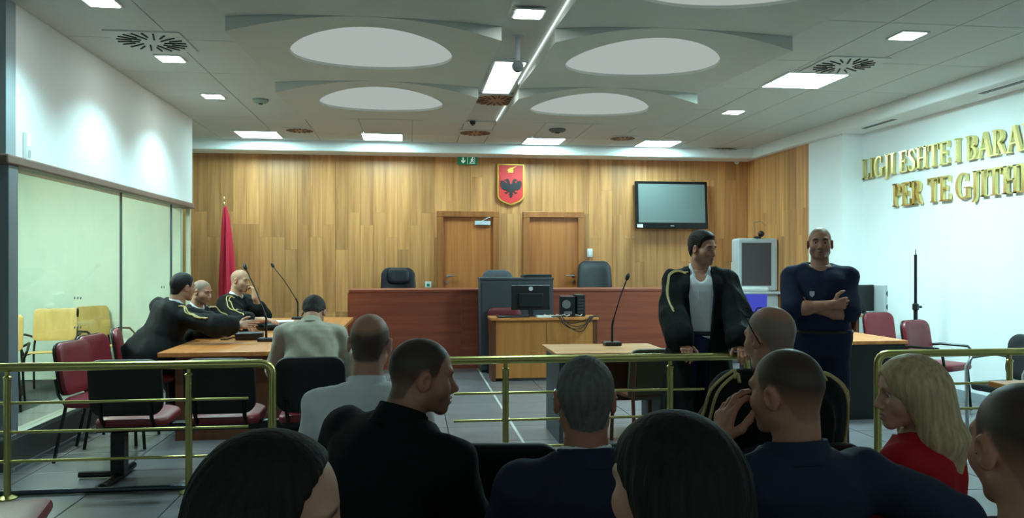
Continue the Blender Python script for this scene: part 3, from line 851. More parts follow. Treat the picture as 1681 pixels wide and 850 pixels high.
c = at_y(819, 443, Yc - .2); office_chair((c.x, Yc - .2, .2), pi, 'grey office chair rising behind the dark grey cabinet', M_GREYLEATHER, .5, c.z - .2, False)

# dark grey cabinet in front of the bench
Yk = 10.72
a = at_y(789, 456, Yk); b = at_y(908, 456, Yk)
t = tag(empty('grey_cabinet', ((a.x + b.x) / 2, Yk, 0)), 'tall dark grey cabinet standing against the judges bench', 'cabinet')
hw = (b.x - a.x) / 2; hz = a.z
MB().box(-hw, hw, 0, .42, 0.03, hz - .03, bev=.004).build('body', M_DARKGREY, t)
MB().box(-hw - .01, hw + .01, -.01, .43, hz - .03, hz, bev=.004).build('top', M_DARKGREY, t)
MB().box(-hw + .015, -.006, -.014, 0, .1, hz - .06, bev=.003).build('door', M_DARKGREY, t)
MB().box(.006, hw - .015, -.014, 0, .1, hz - .06, bev=.003).build('door', M_DARKGREY, t)
MB().box(-hw + .02, hw - .02, .02, .4, 0, .03).build('plinth', M_BLACKM, t)
q = MB().box(-.2, .2, -.13, .13, 0, .03, bev=.006); q.box(-.18, .2, -.12, .12, .03, .045, bev=.003)
tag(q.build('folder_stack', mat('folder_dark', (40, 42, 46), .5), loc=at_y(880, 455, Yk + .2)[:2] + (hz,)), 'flat dark folders lying on top of the grey cabinet', 'folders')

# clerk's desk
Yd = 9.85
a = at_y(806, 521, Yd); b = at_y(983, 521, Yd)
zt = .80
t = tag(empty('clerk_desk', ((a.x + b.x) / 2, Yd, 0)), 'light wood clerk desk with dark edged legs before the bench', 'desk')
hw = (b.x - a.x) / 2
MB().box(-hw, hw, 0, .45, zt - .035, zt, bev=.006).build('top', M_DESK, t)
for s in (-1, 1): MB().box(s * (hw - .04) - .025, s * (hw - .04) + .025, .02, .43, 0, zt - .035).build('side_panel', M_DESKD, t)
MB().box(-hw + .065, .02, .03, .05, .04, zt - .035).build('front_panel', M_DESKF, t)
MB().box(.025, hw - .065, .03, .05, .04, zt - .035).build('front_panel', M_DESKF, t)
# monitor seen from behind, keyboard, computers
def on_desk(px, dy): return Vector((at_y(px, 521, Yd + dy).x, Yd + dy, zt))
p = on_desk(871, .30)
t = tag(empty('monitor', p, 0), 'black computer monitor seen from behind on the clerk desk', 'monitor')
MB().box(-.25, .25, -.02, .02, .08, .40, bev=.01).build('casing', M_BLACK, t)
MB().box(-.16, .16, -.05, -.02, .12, .3, bev=.02).build('rear_bulge', M_BLACK, t)
MB().lathe([(0, 0), (.028, 0), (.028, .004), (0, .004)], 20, T(0, -.02, .355, rx=radians(90))).build('round_badge', M_SILVER, t)
MB().box(-.03, .03, -.03, .01, .012, .12).build('neck', M_BLACK, t)
MB().box(-.12, .12, -.1, .1, 0, .014, bev=.005).build('foot', M_BLACK, t)
MB().box(-.25, .25, .019, .0215, .1, .38).build('screen', mat('screen_dark', (30, 40, 46), .2), t)
p = on_desk(842, .085)
t = tag(empty('keyboard', p, .1), 'black keyboard lying beside the monitor on the clerk desk', 'keyboard')
MB().box(-.2, .2, -.07, .07, 0, .02, bev=.005).build('base', M_BLACK, t)
for r_ in range(4): MB().box(-.185, .185, -.055 + r_ * .03, -.032 + r_ * .03, .02, .026).build('key_row', mat('key_grey', (50, 52, 54), .5), t)
p = on_desk(932, .25)
t = tag(empty('desktop_computer', p, -.1), 'small black computer with round fan beside the monitor', 'computer')
MB().box(-.1, .08, -.14, .14, 0, .26, bev=.006).build('case', M_BLACK, t)
MB().lathe([(.018, 0), (.055, 0), (.055, .006), (.018, .006)], 24, T(-.03, -.14, .16, rx=radians(90))).build('fan_ring', M_STEEL, t)
MB().box(-.06, .04, -.144, -.14, .03, .07).build('port_panel', M_STEEL, t)
p = on_desk(950, .27)
t = tag(empty('power_unit', p, 0), 'upright black power unit at the far end of the clerk desk', 'power unit')
MB().box(-.055, .055, -.15, .15, 0, .28, bev=.008).build('case', M_BLACK, t)
for k in range(5): MB().box(-.04, .04, -.153, -.15, .05 + k * .04, .065 + k * .04).build('vent_slat', mat('slat_grey', (60, 62, 64), .5), t)
p = on_desk(905, .08)
for k, (col, lab) in enumerate((((22, 22, 24), 'tangle of black cables hanging over the desk edge'), ((190, 190, 186), 'pale cable curling along the desk top'))):
    c = MB(); pts = []
    rr = random.Random(k + 3)
    if k == 0:
        for s in range(4):
            x0 = rr.uniform(-.05, .1); pts = []
            for i in range(18):
                u = i / 17; pts.append((x0 + u * .55 + .03 * sin(9 * u + s), -.1 - .02 * s + .05 * sin(7 * u + s), .012 - .17 * (sin(pi * u) ** 2) * (.5 + .2 * s) if .15 < u < .85 else .012))
            c.tube(pts, .006, 6)
    else:
        c.tube([(-.1 + .5 * i / 17, .02 + .04 * sin(i * 1.1), .02 + .01 * sin(i * 2.3)) for i in range(18)], .008, 6)
    tag(c.build('cable', mat('cable%d' % k, col, .5), smooth=True, loc=p), lab, 'cable')
tag(MB().box(-.1, .1, -.07, .07, 0, .012).box(-.09, .1, -.06, .07, .012, .02).build('paper_pile', M_PAPER, loc=on_desk(893, .09)), 'small pile of white papers on the clerk desk', 'papers')
# clerk's red chair behind the desk
c = at_y(834, 500, 10.42)
conf_chair((c.x, 10.40, 0), pi + .1, 'red chair tucked behind the clerk desk monitor', 'maroon visitor chairs')

# small table with microphone
zt2 = .75
A = at_z(921, 580, zt2); Bp = at_z(895, 564, zt2)
xa, xb = at_z(921, 580, zt2).x - .04, at_z(1072, 580, zt2).x + .2
t = tag(empty('witness_table', ((xa + xb) / 2, A.y, 0)), 'small pale table with a microphone behind the middle railing', 'table')
hw = (xb - xa) / 2
MB().box(-hw, hw, 0, .72, zt2 - .03, zt2, bev=.005).build('top', wood('table_pale', (214, 162, 118), (190, 136, 92), .03, .25, axis='x'), t)
for s in (-1, 1): MB().box(s * (hw - .05) - .018, s * (hw - .05) + .018, .04, .68, 0, zt2 - .03).build('side_panel', M_DARKGREY, t)
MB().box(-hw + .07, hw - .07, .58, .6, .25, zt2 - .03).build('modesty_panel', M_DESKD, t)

def mic(base, head, label, z0):
    t = tag(empty('gooseneck_microphone', base), label, 'microphone', 'gooseneck microphones on the tables')
    MB().box(-.075, .075, -.06, .06, 0, .035, bev=.01).build('base', M_BLACK, t)
    h = Vector(head) - Vector(base)
    j = Vector((h.x * .08, h.y * .1, h.z * .38))
    MB().tube([(0, 0, .03), (0, 0, h.z * .3), j], .011, 10).build('stem', M_BLACKM, t, smooth=True)
    d = (h - j)
    k1 = j + d * .5 + Vector((0, 0, .02))
    gk = MB().tube([j, k1, j + d * .93], .006, 8).build('gooseneck', M_BLACKM, t, smooth=True)
    q = MB(); e = j + d * .93; dn = d.normalized()
    q.tube([e, e + dn * .02, e + dn * .045, e + dn * .065], [.012, .02, .02, .008], 12)
    q.build('capsule', M_BLACK, gk, smooth=True)
b0 = at_z(1005, 567, zt2); hd = at_y(1030, 455, b0.y); mic(b0, hd, 'black gooseneck microphone on the small pale table', zt2)

# wooden chair behind the small table
c = at_z(1066, 640, .3)
t = tag(empty('wooden_chair', (at_y(1062, 600, 6.2).x, 6.35, 0), radians(10)), 'greenish brown wooden chair beside the robed standing man', 'chair')
mgc = mat('olive_seat', (86, 82, 60), .5, var=.05)
MB().plate(.42, .42, .07, .03, .01, .2, T(0, -.2, .60, rx=radians(8))).build('backrest', mgc, t, smooth=True)
MB().plate(.42, .42, .06, .03, .01, .0, T(0, .02, .43, rx=radians(-90))).build('seat', M_DESKD, t, smooth=True)
for sx in (-1, 1):
    MB().tube([(sx * .18, .2, 0), (sx * .17, .19, .42)], .016, 8).build('leg', M_DESKD, t, smooth=True)
    MB().tube([(sx * .18, -.24, 0), (sx * .17, -.19, .42), (sx * .17, -.22, .7)], .016, 8).build('leg', M_DESKD, t, smooth=True)

# ================================================================== COUNSEL TABLE (dock side)
zt3 = .75
n0 = at_z(258, 579, zt3)
tx0, tx1, ty0, ty1 = n0.x, n0.x + 1.30, n0.y, 10.95
t = tag(empty('counsel_table', ((tx0 + tx1) / 2, ty0, 0)), 'long light brown table where the robed men sit', 'table')
hw = (tx1 - tx0) / 2; ln = ty1 - ty0
MB().box(-hw, hw, 0, ln, zt3 - .04, zt3, bev=.006).build('top', M_DESK, t)
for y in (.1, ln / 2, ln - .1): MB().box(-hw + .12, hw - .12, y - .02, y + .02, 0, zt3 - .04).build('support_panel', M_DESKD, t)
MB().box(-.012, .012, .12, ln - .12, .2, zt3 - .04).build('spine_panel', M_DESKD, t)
b1 = at_z(437, 560, zt3); mic(b1, at_y(402, 437, b1.y + .25), 'gooseneck microphone nearer the camera on the long table', zt3)
b2 = at_z(489, 524, zt3); mic(b2, at_y(447, 435, b2.y + .1), 'gooseneck microphone farther along the long table, by the bowed man', zt3)
def slab(name, px, py, w_, h_, th_, rz, m, label, cat, bev=.006):
    p = at_z(px, py, zt3)
    b = MB().box(-w_ / 2, w_ / 2, -h_ / 2, h_ / 2, 0, th_, bev=bev)
    o = tag(b.build(name, m, loc=p), label, cat); o.rotation_euler = (0, 0, rz); return o
slab('paper_sheet', 448, 528, .5, .4, .006, .1, M_PAPER, 'white papers spread before the bald robed man', 'papers', .001)
slab('folder', 424, 531, .3, .3, .02, -.2, mat('folder_blue', (70, 78, 110), .5), 'blue grey folder under the white papers', 'folder', .003)
p = at_z(410, 556, zt3)
t = tag(empty('leather_case', p, .15), 'small black leather case lying near the end of the long table', 'case')
MB().box(-.13, .13, -.15, .15, 0, .06, bev=.02).build('body', M_LEATHER, t)
MB().box(-.132, .132, -.152, .03, .045, .068, bev=.01).build('flap', M_LEATHER, t)
MB().tube([(-.13, -.1, .03), (-.2, -.14, .012), (-.26, -.1, .01)], .006, 6).build('strap', M_BLACKM, t, smooth=True)
p = at_z(460, 540, zt3)
t = tag(empty('black_bag', p, .5), 'flat black bag beside the papers on the long table', 'bag')
MB().box(-.24, .24, -.14, .14, 0, .07, bev=.03).build('body', M_BLACK, t)
MB().tube([(-.1, -.14, .04), (-.08, -.2, .03), (.08, -.2, .03), (.1, -.14, .04)], .012, 8).build('handle', M_BLACKM, t, smooth=True)
# maroon chairs on the dock side of the table
for x_, y_, rz, lab in ((-2.37, 6.48, radians(-96), 'nearest maroon chair beside the dock glass, empty'), (-2.43, 7.04, radians(-96), 'second maroon chair beside the dock glass, empty'), (-2.44, 7.68, radians(-75), 'maroon chair under the robed man leaning over the table'),
                        (-2.34, 8.52, radians(-105), 'maroon chair under the second robed man at the long table'), (-2.12, 9.27, radians(-105), 'maroon chair under the bald robed man by the flag')):
    conf_chair((x_, y_, 0), rz, lab, 'maroon visitor chairs')

# flag
Yf = 12.65
q0 = at_y(368, 325, Yf)
t = tag(empty('flag', (q0.x, Yf, 0)), 'red flag hanging limp on a gold-tipped pole by the panelled wall', 'flag')
MB().tube([(0, 0, .02), (0, 0, q0.z - .08)], .014, 10).build('pole', M_GOLD, t, smooth=True)
MB().lathe([(0.001, 0), (.02, .01), (.012, .03), (.02, .05), (.004, .11), (.001, .115)], 14, T(0, 0, q0.z - .09)).build('finial', M_GOLD, t, smooth=True)
MB().lathe([(.18, 0), (.18, .02), (.05, .05), (.02, .06), (.001, .06)], 20).build('base', M_GOLD, t, smooth=True)
zs_ = [q0.z - .12, q0.z - .3, q0.z - .6, q0.z - 1.0, q0.z - 1.35, .95]
ws_ = [.03, .07, .11, .145, .17, .18]
vs = []; fs = []; NA = 28
for zi, (zz, ww) in enumerate(zip(zs_, ws_)):
    for k in range(NA):
        a = 2 * pi * k / NA
        r_ = ww * (.62 + .22 * cos(5 * a + zi * .5))
        vs.append((ww * .35 + r_ * cos(a), r_ * .8 * sin(a), zz))
for i in range(len(zs_) - 1):
    for k in range(NA): fs.append((i * NA + k, i * NA + (k + 1) % NA, (i + 1) * NA + (k + 1) % NA, (i + 1) * NA + k))
fs.append(tuple(range(NA))); fs.append(tuple((len(zs_) - 1) * NA + k for k in range(NA)))
MB().add(vs, fs).build('cloth', M_RED, t, smooth=True)

# ================================================================== RIGHT SIDE
# video conference cart
Yv = 11.9
a = at_y(1212, 391, Yv); b = at_y(1274, 477, Yv)
t = tag(empty('video_conference_unit', ((a.x + b.x) / 2, Yv, 0), radians(-8)), 'silver video screen on a stand with blue glowing base', 'video unit')
hw = (b.x - a.x) / 2
MB().box(-hw, hw, -.03, .35, b.z, a.z, bev=.03).build('casing', M_SILVER, t)
MB().box(-hw + .06, hw - .1, -.034, -.03, b.z + .08, a.z - .07).build('screen', mat('brown_screen', (74, 66, 70), .3), t)
MB().box(-hw - .02, hw + .28, -.12, .36, b.z - .05, b.z - .01, bev=.01).build('shelf', M_SILVER, t)
MB().box(-hw * .9, hw * .5, -.1, .2, b.z - .01, b.z + .06, bev=.03).build('control_box', M_OFFW, t)
MB().box(-hw, hw * .45, -.04, .3, b.z - .42, b.z - .05).build('lit_front', emat('blue_glow', (.07, .09, .62), .8), t)
MB().box(hw * .45, hw, -.05, .3, .1, b.z - .05, bev=.01).build('column', M_SILVER, t)
MB().box(-hw, hw, -.1, .36, .0, .1, bev=.02).build('foot', M_BLACKM, t)
cm = MB().box(-.05, .05, -.05, .05, a.z, a.z + .03, bev=.008); cm.lathe([(.001, -.05)] + [(.05 * sin(pi * k / 8), -.05 * cos(pi * k / 8)) for k in range(1, 8)] + [(.001, .05)], 14, T(.06, 0, a.z + .07))
cm.build('camera', M_BLACK, t, smooth=True)
MB().tube([(-.03, 0, a.z + .1), (-.06, 0, a.z + .24), (.05, 0, a.z + .27), (.14, 0, a.z + .2)], .006, 6).build('wire', M_STEEL, t, smooth=True)
p = at_y(1207, 430, YB - .02)
t = tag(empty('wall_socket_box', (p.x, YB, p.z)), 'white box with dark slot on the wall behind the video unit', 'wall box')
MB().box(-.07, .07, -.08, 0, -.17, .0, bev=.01).build('housing', M_OFFW, t)
MB().box(-.02, .05, -.084, -.08, -.13, -.04).build('slot', M_BLACKM, t)

# counsel table on the white-wall side
n1 = at_z(1390, 560, zt3)
rx1 = at_z(1500, 560, zt3).x
t = tag(empty('side_table', ((n1.x - .6 + rx1) / 2, n1.y, 0)), 'wooden table with black front panel behind the officer', 'table')
hw = (rx1 - n1.x + .6) / 2
MB().box(-hw, hw, 0, 1.15, zt3 - .035, zt3, bev=.005).build('top', M_DESK, t)
MB().box(-hw + .02, hw - .02, .02, .05, 0, zt3 - .035).build('front_panel', M_BLACK, t)
for s in (-1, 1): MB().box(s * (hw - .03) - .02, s * (hw - .03) + .02, .05, 1.1, 0, zt3 - .035).build('side_panel', M_BLACK, t)
c = at_y(1538, 560, 7.55); conf_chair((c.x - .03, 7.5, 0), radians(205), 'nearer maroon chair against the white wall', 'maroon visitor chairs', True)
c = at_y(1468, 540, 8.75); conf_chair((c.x, 8.75, 0), radians(195), 'farther maroon chair half hidden by the side table', 'maroon visitor chairs')
# speaker stand pole
Yp = 8.2
p = at_y(1503, 409, Yp)
t = tag(empty('tripod_stand', (p.x, Yp, 0)), 'black tripod pole standing in front of the white wall', 'stand')
MB().tube([(0, 0, .1), (0, 0, 1.0)], .022, 12).build('lower_pole', M_BLACKM, t, smooth=True)
MB().tube([(0, 0, 1.0), (0, 0, p.z - .06)], .016, 12).build('upper_pole', M_BLACKM, t, smooth=True)
MB().tube([(0, 0, p.z - .06), (0, 0, p.z)], [.01, .004], 8).build('spigot', M_STEEL, t, smooth=True)
MB().lathe([(.02, .96), (.034, .97), (.034, 1.03), (.02, 1.04)], 12).build('collar', M_BLACK, t, smooth=True)
MB().tube([(.03, 0, 1.0), (.07, 0, 1.0)], .014, 8).build('knob', M_BLACK, t, smooth=True)
for k in range(3):
    a = 2 * pi * k / 3 + .5
    MB().tube([(.025 * cos(a), .025 * sin(a), .62), (.24 * cos(a), .24 * sin(a), .02)], .012, 8).build('leg', M_BLACKM, t, smooth=True)
# corner desk with computer and loudspeaker
Yq = 10.0 - .55
Yq = 9.75
a = at_y(1405, 519, 10.1 - .3)
t = tag(empty('corner_desk', (5.25, 9.45, 0)), 'low brown corner desk under the computer by the white wall', 'desk')
MB().box(-.45, .42, -.05, .42, .80, .835, bev=.005).build('top', M_DESK, t)
for s in (-1, 1): MB().box(s * .38 - .02, s * .38 + .02, 0, .4, 0, .8).build('side_panel', M_DESKD, t)
MB().box(-.36, .36, .36, .39, .2, .8).build('back_panel', M_DESKD, t)
p = at_y(1447, 518, 9.62)
t = tag(empty('computer_tower', (p.x, 9.6, .835)), 'silver computer tower with round fans on the corner desk', 'computer')
MB().box(-.085, .085, -.17, .17, 0, .37, bev=.008).build('case', M_SILVER, t)
for z in (.09, .26): MB().lathe([(.02, 0), (.055, 0), (.055, .008), (.02, .008)], 20, T(0, -.17, z, rx=radians(90))).build('fan', M_BLACKM, t)
p = at_y(1421, 518, 9.62)
t = tag(empty('black_monitor', (p.x - .02, 9.62, .835), .25), 'black screen beside the silver computer tower', 'monitor')
MB().box(-.15, .15, -.02, .02, .03, .37, bev=.008).build('casing', M_BLACK, t)
MB().box(-.08, .08, -.07, .07, 0, .012).build('foot', M_BLACK, t)
MB().box(-.02, .02, -.01, .02, .01, .06).build('neck', M_BLACK, t)
c = at_y(1410, 530, 9.0)
t = tag(empty('black_task_chair', (c.x - .2, 9.05, 0), pi), 'black low chair behind the side table next to the officer', 'chair')
MB().plate(.44, .34, .08, .05, .02, .3, T(0, -.2, .72, rx=radians(8))).build('backrest', M_SHELL, t, smooth=True)
MB().plate(.46, .44, .08, .06, .02, .1, T(0, .03, .46, rx=radians(-90))).build('seat', M_SHELL, t, smooth=True)
MB().tube([(0, 0, .06), (0, 0, .44)], .03, 10).build('column', M_BLACKM, t, smooth=True)
MB().tube([(0, -.1, .44), (0, -.24, .5), (0, -.22, .7)], .02, 8).build('back_post', M_BLACKM, t, smooth=True)
for k in range(5):
    a = 2 * pi * k / 5; MB().tube([(0, 0, .08), (.26 * cos(a), .26 * sin(a), .02)], .02, 8).build('star_foot', M_BLACKM, t, smooth=True)
p = at_y(1460, 520, 9.85)
cb = MB().tube([(0, 0, .95), (.05, -.01, .85), (.04, 0, .6), (.06, 0, .3), (.02, 0, .02)], .007, 6)
tag(cb.build('wall_cable', M_BLACKM, smooth=True, loc=(5.72, 9.5, 0)), 'black cables hanging down beside the computer tower', 'cable')
# table corner and chair arm at the picture edge
p = at_z(1622, 625, zt3) - Vector((0, .55, 0))
t = tag(empty('edge_table', (p.x, p.y, 0)), 'brown table end at the right picture edge by the railing', 'table')
MB().box(0, .95, 0, .55, zt3 - .035, zt3, bev=.005).build('top', M_DESK, t)
for s in (.06, .89): MB().box(s - .02, s + .02, .04, .5, 0, zt3 - .035).build('side_panel', M_DESKD, t)
p = at_y(1690, 620, 5.72)
t = tag(empty('tub_chair', (p.x + .14, 6.05, 0), radians(100)), 'dark chair with curved metal arm at the right picture edge', 'chair')
MB().plate(.5, .4, .1, .06, .02, .3, T(0, -.24, .68, rx=radians(9))).build('backrest', M_LEATHER, t, smooth=True)
MB().plate(.48, .46, .08, .07, .02, .1, T(0, .02, .45, rx=radians(-90))).build('seat', M_LEATHER, t, smooth=True)
for s in (-1, 1):
    MB().tube([(s * .26, .22, 0), (s * .27, .22, .6), (s * .27, .16, .68), (s * .27, -.1, .7), (s * .26, -.26, .66), (s * .26, -.28, 0)], .015, 10).build('arm_leg', M_STEEL, t, smooth=True)
# ================================================================== PEOPLE
# bodies, clothes and hair are grown from rounded volumes blended into one surface (surface nets)
def nrm(v):
    v = np.asarray(v, float); return v / (np.linalg.norm(v) + 1e-12)
def rotx(a): c, s = cos(a), sin(a); return np.array([[1, 0, 0], [0, c, -s], [0, s, c]])
def roty(a): c, s = cos(a), sin(a); return np.array([[c, 0, s], [0, 1, 0], [-s, 0, c]])
def rotz(a): c, s = cos(a), sin(a); return np.array([[c, -s, 0], [s, c, 0], [0, 0, 1]])

class Prim:
    def __init__(s, fn, lo, hi): s.fn, s.lo, s.hi = fn, np.array(lo, float), np.array(hi, float)
def rcone(a, b, r1, r2, grow=0.0):
    a, b = np.asarray(a, float), np.asarray(b, float); r1 += grow; r2 += grow
    ba = b - a; l2 = float(ba @ ba) + 1e-9
    def fn(X, Y, Z):
        t = ((X - a[0]) * ba[0] + (Y - a[1]) * ba[1] + (Z - a[2]) * ba[2]) / l2
        t = np.clip(t, 0, 1)
        return np.sqrt((X - a[0] - t * ba[0]) ** 2 + (Y - a[1] - t * ba[1]) ** 2 + (Z - a[2] - t * ba[2]) ** 2) - (r1 + (r2 - r1) * t)
    m = max(r1, r2)
    return Prim(fn, np.minimum(a, b) - m, np.maximum(a, b) + m)
def ell(c, r, R=None, grow=0.0):
    c = np.asarray(c, float); r = np.asarray(r, float) + grow
    R = np.eye(3) if R is None else R
    def fn(X, Y, Z):
        x, y, z = X - c[0], Y - c[1], Z - c[2]
        q0 = (R[0, 0] * x + R[1, 0] * y + R[2, 0] * z) / r[0]
        q1 = (R[0, 1] * x + R[1, 1] * y + R[2, 1] * z) / r[1]
        q2 = (R[0, 2] * x + R[1, 2] * y + R[2, 2] * z) / r[2]
        k0 = np.sqrt(q0 * q0 + q1 * q1 + q2 * q2) + 1e-9
        k1 = np.sqrt((q0 / r[0]) ** 2 + (q1 / r[1]) ** 2 + (q2 / r[2]) ** 2) + 1e-9
        return k0 * (k0 - 1.0) / k1
    m = float(max(r)) if not np.allclose(R, np.eye(3)) else r
    return Prim(fn, c - m, c + m)
def loft(secs, P, U, grow=0.0, zlo=None, zhi=None, pw=2.3):
    secs = np.array(secs, float)
    zlo = secs[0, 0] if zlo is None else zlo; zhi = secs[-1, 0] if zhi is None else zhi
    def fn(X, Y, Z):
        x, y, z = X - P[0], Y - P[1], Z - P[2]
        qx = U[0, 0] * x + U[1, 0] * y + U[2, 0] * z
        qy = U[0, 1] * x + U[1, 1] * y + U[2, 1] * z
        qz = U[0, 2] * x + U[1, 2] * y + U[2, 2] * z
        rx = np.interp(qz, secs[:, 0], secs[:, 1]) + grow; ry = np.interp(qz, secs[:, 0], secs[:, 2]) + grow
        cy = np.interp(qz, secs[:, 0], secs[:, 3])
        n = (np.abs(qx / rx) ** pw + np.abs((qy - cy) / ry) ** pw) ** (1 / pw)
        d = (n - 1) * np.minimum(rx, ry)
        return np.maximum(d, np.maximum(qz - zhi, zlo - qz) - grow * .5)
    R = max(secs[:, 1].max(), secs[:, 2].max()) + grow + .03
    pts = np.array([[sx * R, sy * R, z] for sx in (-1, 1) for sy in (-1, 1) for z in (zlo - grow, zhi + grow)]) @ U.T + P
    return Prim(fn, pts.min(0), pts.max(0))

class Field:
    def __init__(s, prims_lo, prims_hi, h):
        s.h = h; s.lo = np.array(prims_lo) - 3 * h; n = np.ceil((np.array(prims_hi) + 3 * h - s.lo) / h).astype(int) + 1
        s.n = n; s.f = np.full(n, 0.5, np.float32)
        s.ax = [(s.lo[i] + h * np.arange(n[i])).astype(np.float32) for i in range(3)]
    def win(s, p, m):
        a = np.clip(np.floor((p.lo - m - s.lo) / s.h).astype(int), 0, s.n); b = np.clip(np.ceil((p.hi + m - s.lo) / s.h).astype(int) + 1, 0, s.n)
        return tuple(slice(a[i], b[i]) for i in range(3))
    def grid(s, sl=None):
        sl = sl or (slice(None),) * 3
        return s.ax[0][sl[0]][:, None, None], s.ax[1][sl[1]][None, :, None], s.ax[2][sl[2]][None, None, :]
    def add(s, p, k=.02):
        sl = s.win(p, .045 + k); g = s.grid(sl)
        if min(s.f[sl].shape) == 0: return s
        d = p.fn(*g); a = s.f[sl]
        h = np.maximum(k - np.abs(a - d), 0) / k
        s.f[sl] = np.minimum(a, d) - h * h * k * .25
        return s
    def sub(s, p, k=.01):
        sl = s.win(p, .03 + k); g = s.grid(sl)
        if min(s.f[sl].shape) == 0: return s
        d = -p.fn(*g); a = s.f[sl]
        h = np.maximum(k - np.abs(a - d), 0) / k
        s.f[sl] = np.maximum(a, d) + h * h * k * .25
        return s
    def keep(s, fn, k=.004):
        d = fn(*s.grid()); h = np.maximum(k - np.abs(s.f - d), 0) / k
        s.f = (np.maximum(s.f, d) + h * h * k * .25).astype(np.float32)
        return s
    def warp(s, fn):
        s.f = (s.f + fn(*s.grid())).astype(np.float32); return s
    def sample(s, P):
        q = (np.asarray(P) - s.lo) / s.h; q = np.clip(q, 0, s.n - 1.001); i = q.astype(int); t = q - i; v = 0
        for dx in (0, 1):
            for dy in (0, 1):
                for dz in (0, 1):
                    v = v + s.f[i[:, 0] + dx, i[:, 1] + dy, i[:, 2] + dz] * (t[:, 0] if dx else 1 - t[:, 0]) * (t[:, 1] if dy else 1 - t[:, 1]) * (t[:, 2] if dz else 1 - t[:, 2])
        return v
    def project(s, P, off=0.0, it=25):
        P = np.array(P, float); e = s.h
        for _ in range(it):
            v = s.sample(P) - off
            g = np.stack([s.sample(P + np.eye(3)[k] * e) - s.sample(P - np.eye(3)[k] * e) for k in range(3)], 1)
            g /= np.linalg.norm(g, axis=1, keepdims=True) + 1e-9
            P -= g * np.clip(v, -.02, .02)[:, None] * .8
        return P
    def surf(s):
        f = s.f; S = f < 0; h = s.h
        n = np.array(f.shape) - 1
        cnt = np.zeros(n, np.int8)
        for dx in (0, 1):
            for dy in (0, 1):
                for dz in (0, 1): cnt += S[dx:n[0] + dx, dy:n[1] + dy, dz:n[2] + dz]
        mixed = (cnt > 0) & (cnt < 8)
        cells = np.argwhere(mixed)
        idx = np.full(n, -1, np.int32); idx[mixed] = np.arange(len(cells))
        acc = np.zeros((len(cells), 3)); num = np.zeros(len(cells))
        for ax in range(3):
            o1, o2 = [a for a in range(3) if a != ax]
            for b1 in (0, 1):
                for b2 in (0, 1):
                    c0 = cells.copy(); c0[:, o1] += b1; c0[:, o2] += b2; c1 = c0.copy(); c1[:, ax] += 1
                    f0 = f[c0[:, 0], c0[:, 1], c0[:, 2]]; f1 = f[c1[:, 0], c1[:, 1], c1[:, 2]]
                    m = (f0 < 0) != (f1 < 0)
                    t = np.where(m, f0 / np.where(m, f0 - f1, 1), 0)
                    p = (c0 - cells).astype(float); p[:, ax] += t
                    acc[m] += p[m]; num[m] += 1
        V = (cells + acc / num[:, None]) * h + s.lo
        Q = []
        for ax in range(3):
            o1, o2 = (ax + 1) % 3, (ax + 2) % 3
            sl0 = [slice(None)] * 3; sl1 = [slice(None)] * 3
            sl0[ax] = slice(0, -1); sl1[ax] = slice(1, None)
            A, B = S[tuple(sl0)], S[tuple(sl1)]
            E = np.argwhere(A != B)
            E = E[(E[:, o1] > 0) & (E[:, o2] > 0) & (E[:, o1] < f.shape[o1] - 1) & (E[:, o2] < f.shape[o2] - 1)]
            if len(E) == 0: continue
            ins = A[E[:, 0], E[:, 1], E[:, 2]]
            def id_(d1, d2):
                c = E.copy(); c[:, o1] += d1; c[:, o2] += d2; return idx[c[:, 0], c[:, 1], c[:, 2]]
            q = np.stack([id_(-1, -1), id_(0, -1), id_(0, 0), id_(-1, 0)], 1)
            q[~ins] = q[~ins][:, ::-1]
            Q.append(q)
        Q = np.concatenate(Q) if Q else np.zeros((0, 4), int)
        return V, Q

def mesh_from(name, parts, m, parent):
    """parts: list of (V, Q, colour (N,3) or None)"""
    V = np.concatenate([p[0] for p in parts]); off = 0; Qs = []
    for p in parts: Qs.append(p[1] + off); off += len(p[0])
    Q = np.concatenate(Qs)
    me = bpy.data.meshes.new(name)
    me.vertices.add(len(V)); me.vertices.foreach_set('co', V.astype(np.float32).ravel())
    me.loops.add(Q.size); me.loops.foreach_set('vertex_index', Q.astype(np.int32).ravel())
    me.polygons.add(len(Q)); me.polygons.foreach_set('loop_start', np.arange(0, Q.size, 4, dtype=np.int32))
    me.polygons.foreach_set('loop_total', np.full(len(Q), 4, np.int32))
    me.polygons.foreach_set('use_smooth', np.ones(len(Q), bool))
    me.update(calc_edges=True); me.validate()
    if any(p[2] is not None for p in parts):
        C = np.concatenate([np.concatenate([p[2], np.ones((len(p[0]), 1))], 1) for p in parts])
        at = me.color_attributes.new('Col', 'FLOAT_COLOR', 'POINT'); at.data.foreach_set('color', C.astype(np.float32).ravel())
    me.materials.append(m)
    o = bpy.data.objects.new(name, me); COL.objects.link(o); o.parent = parent
    return o

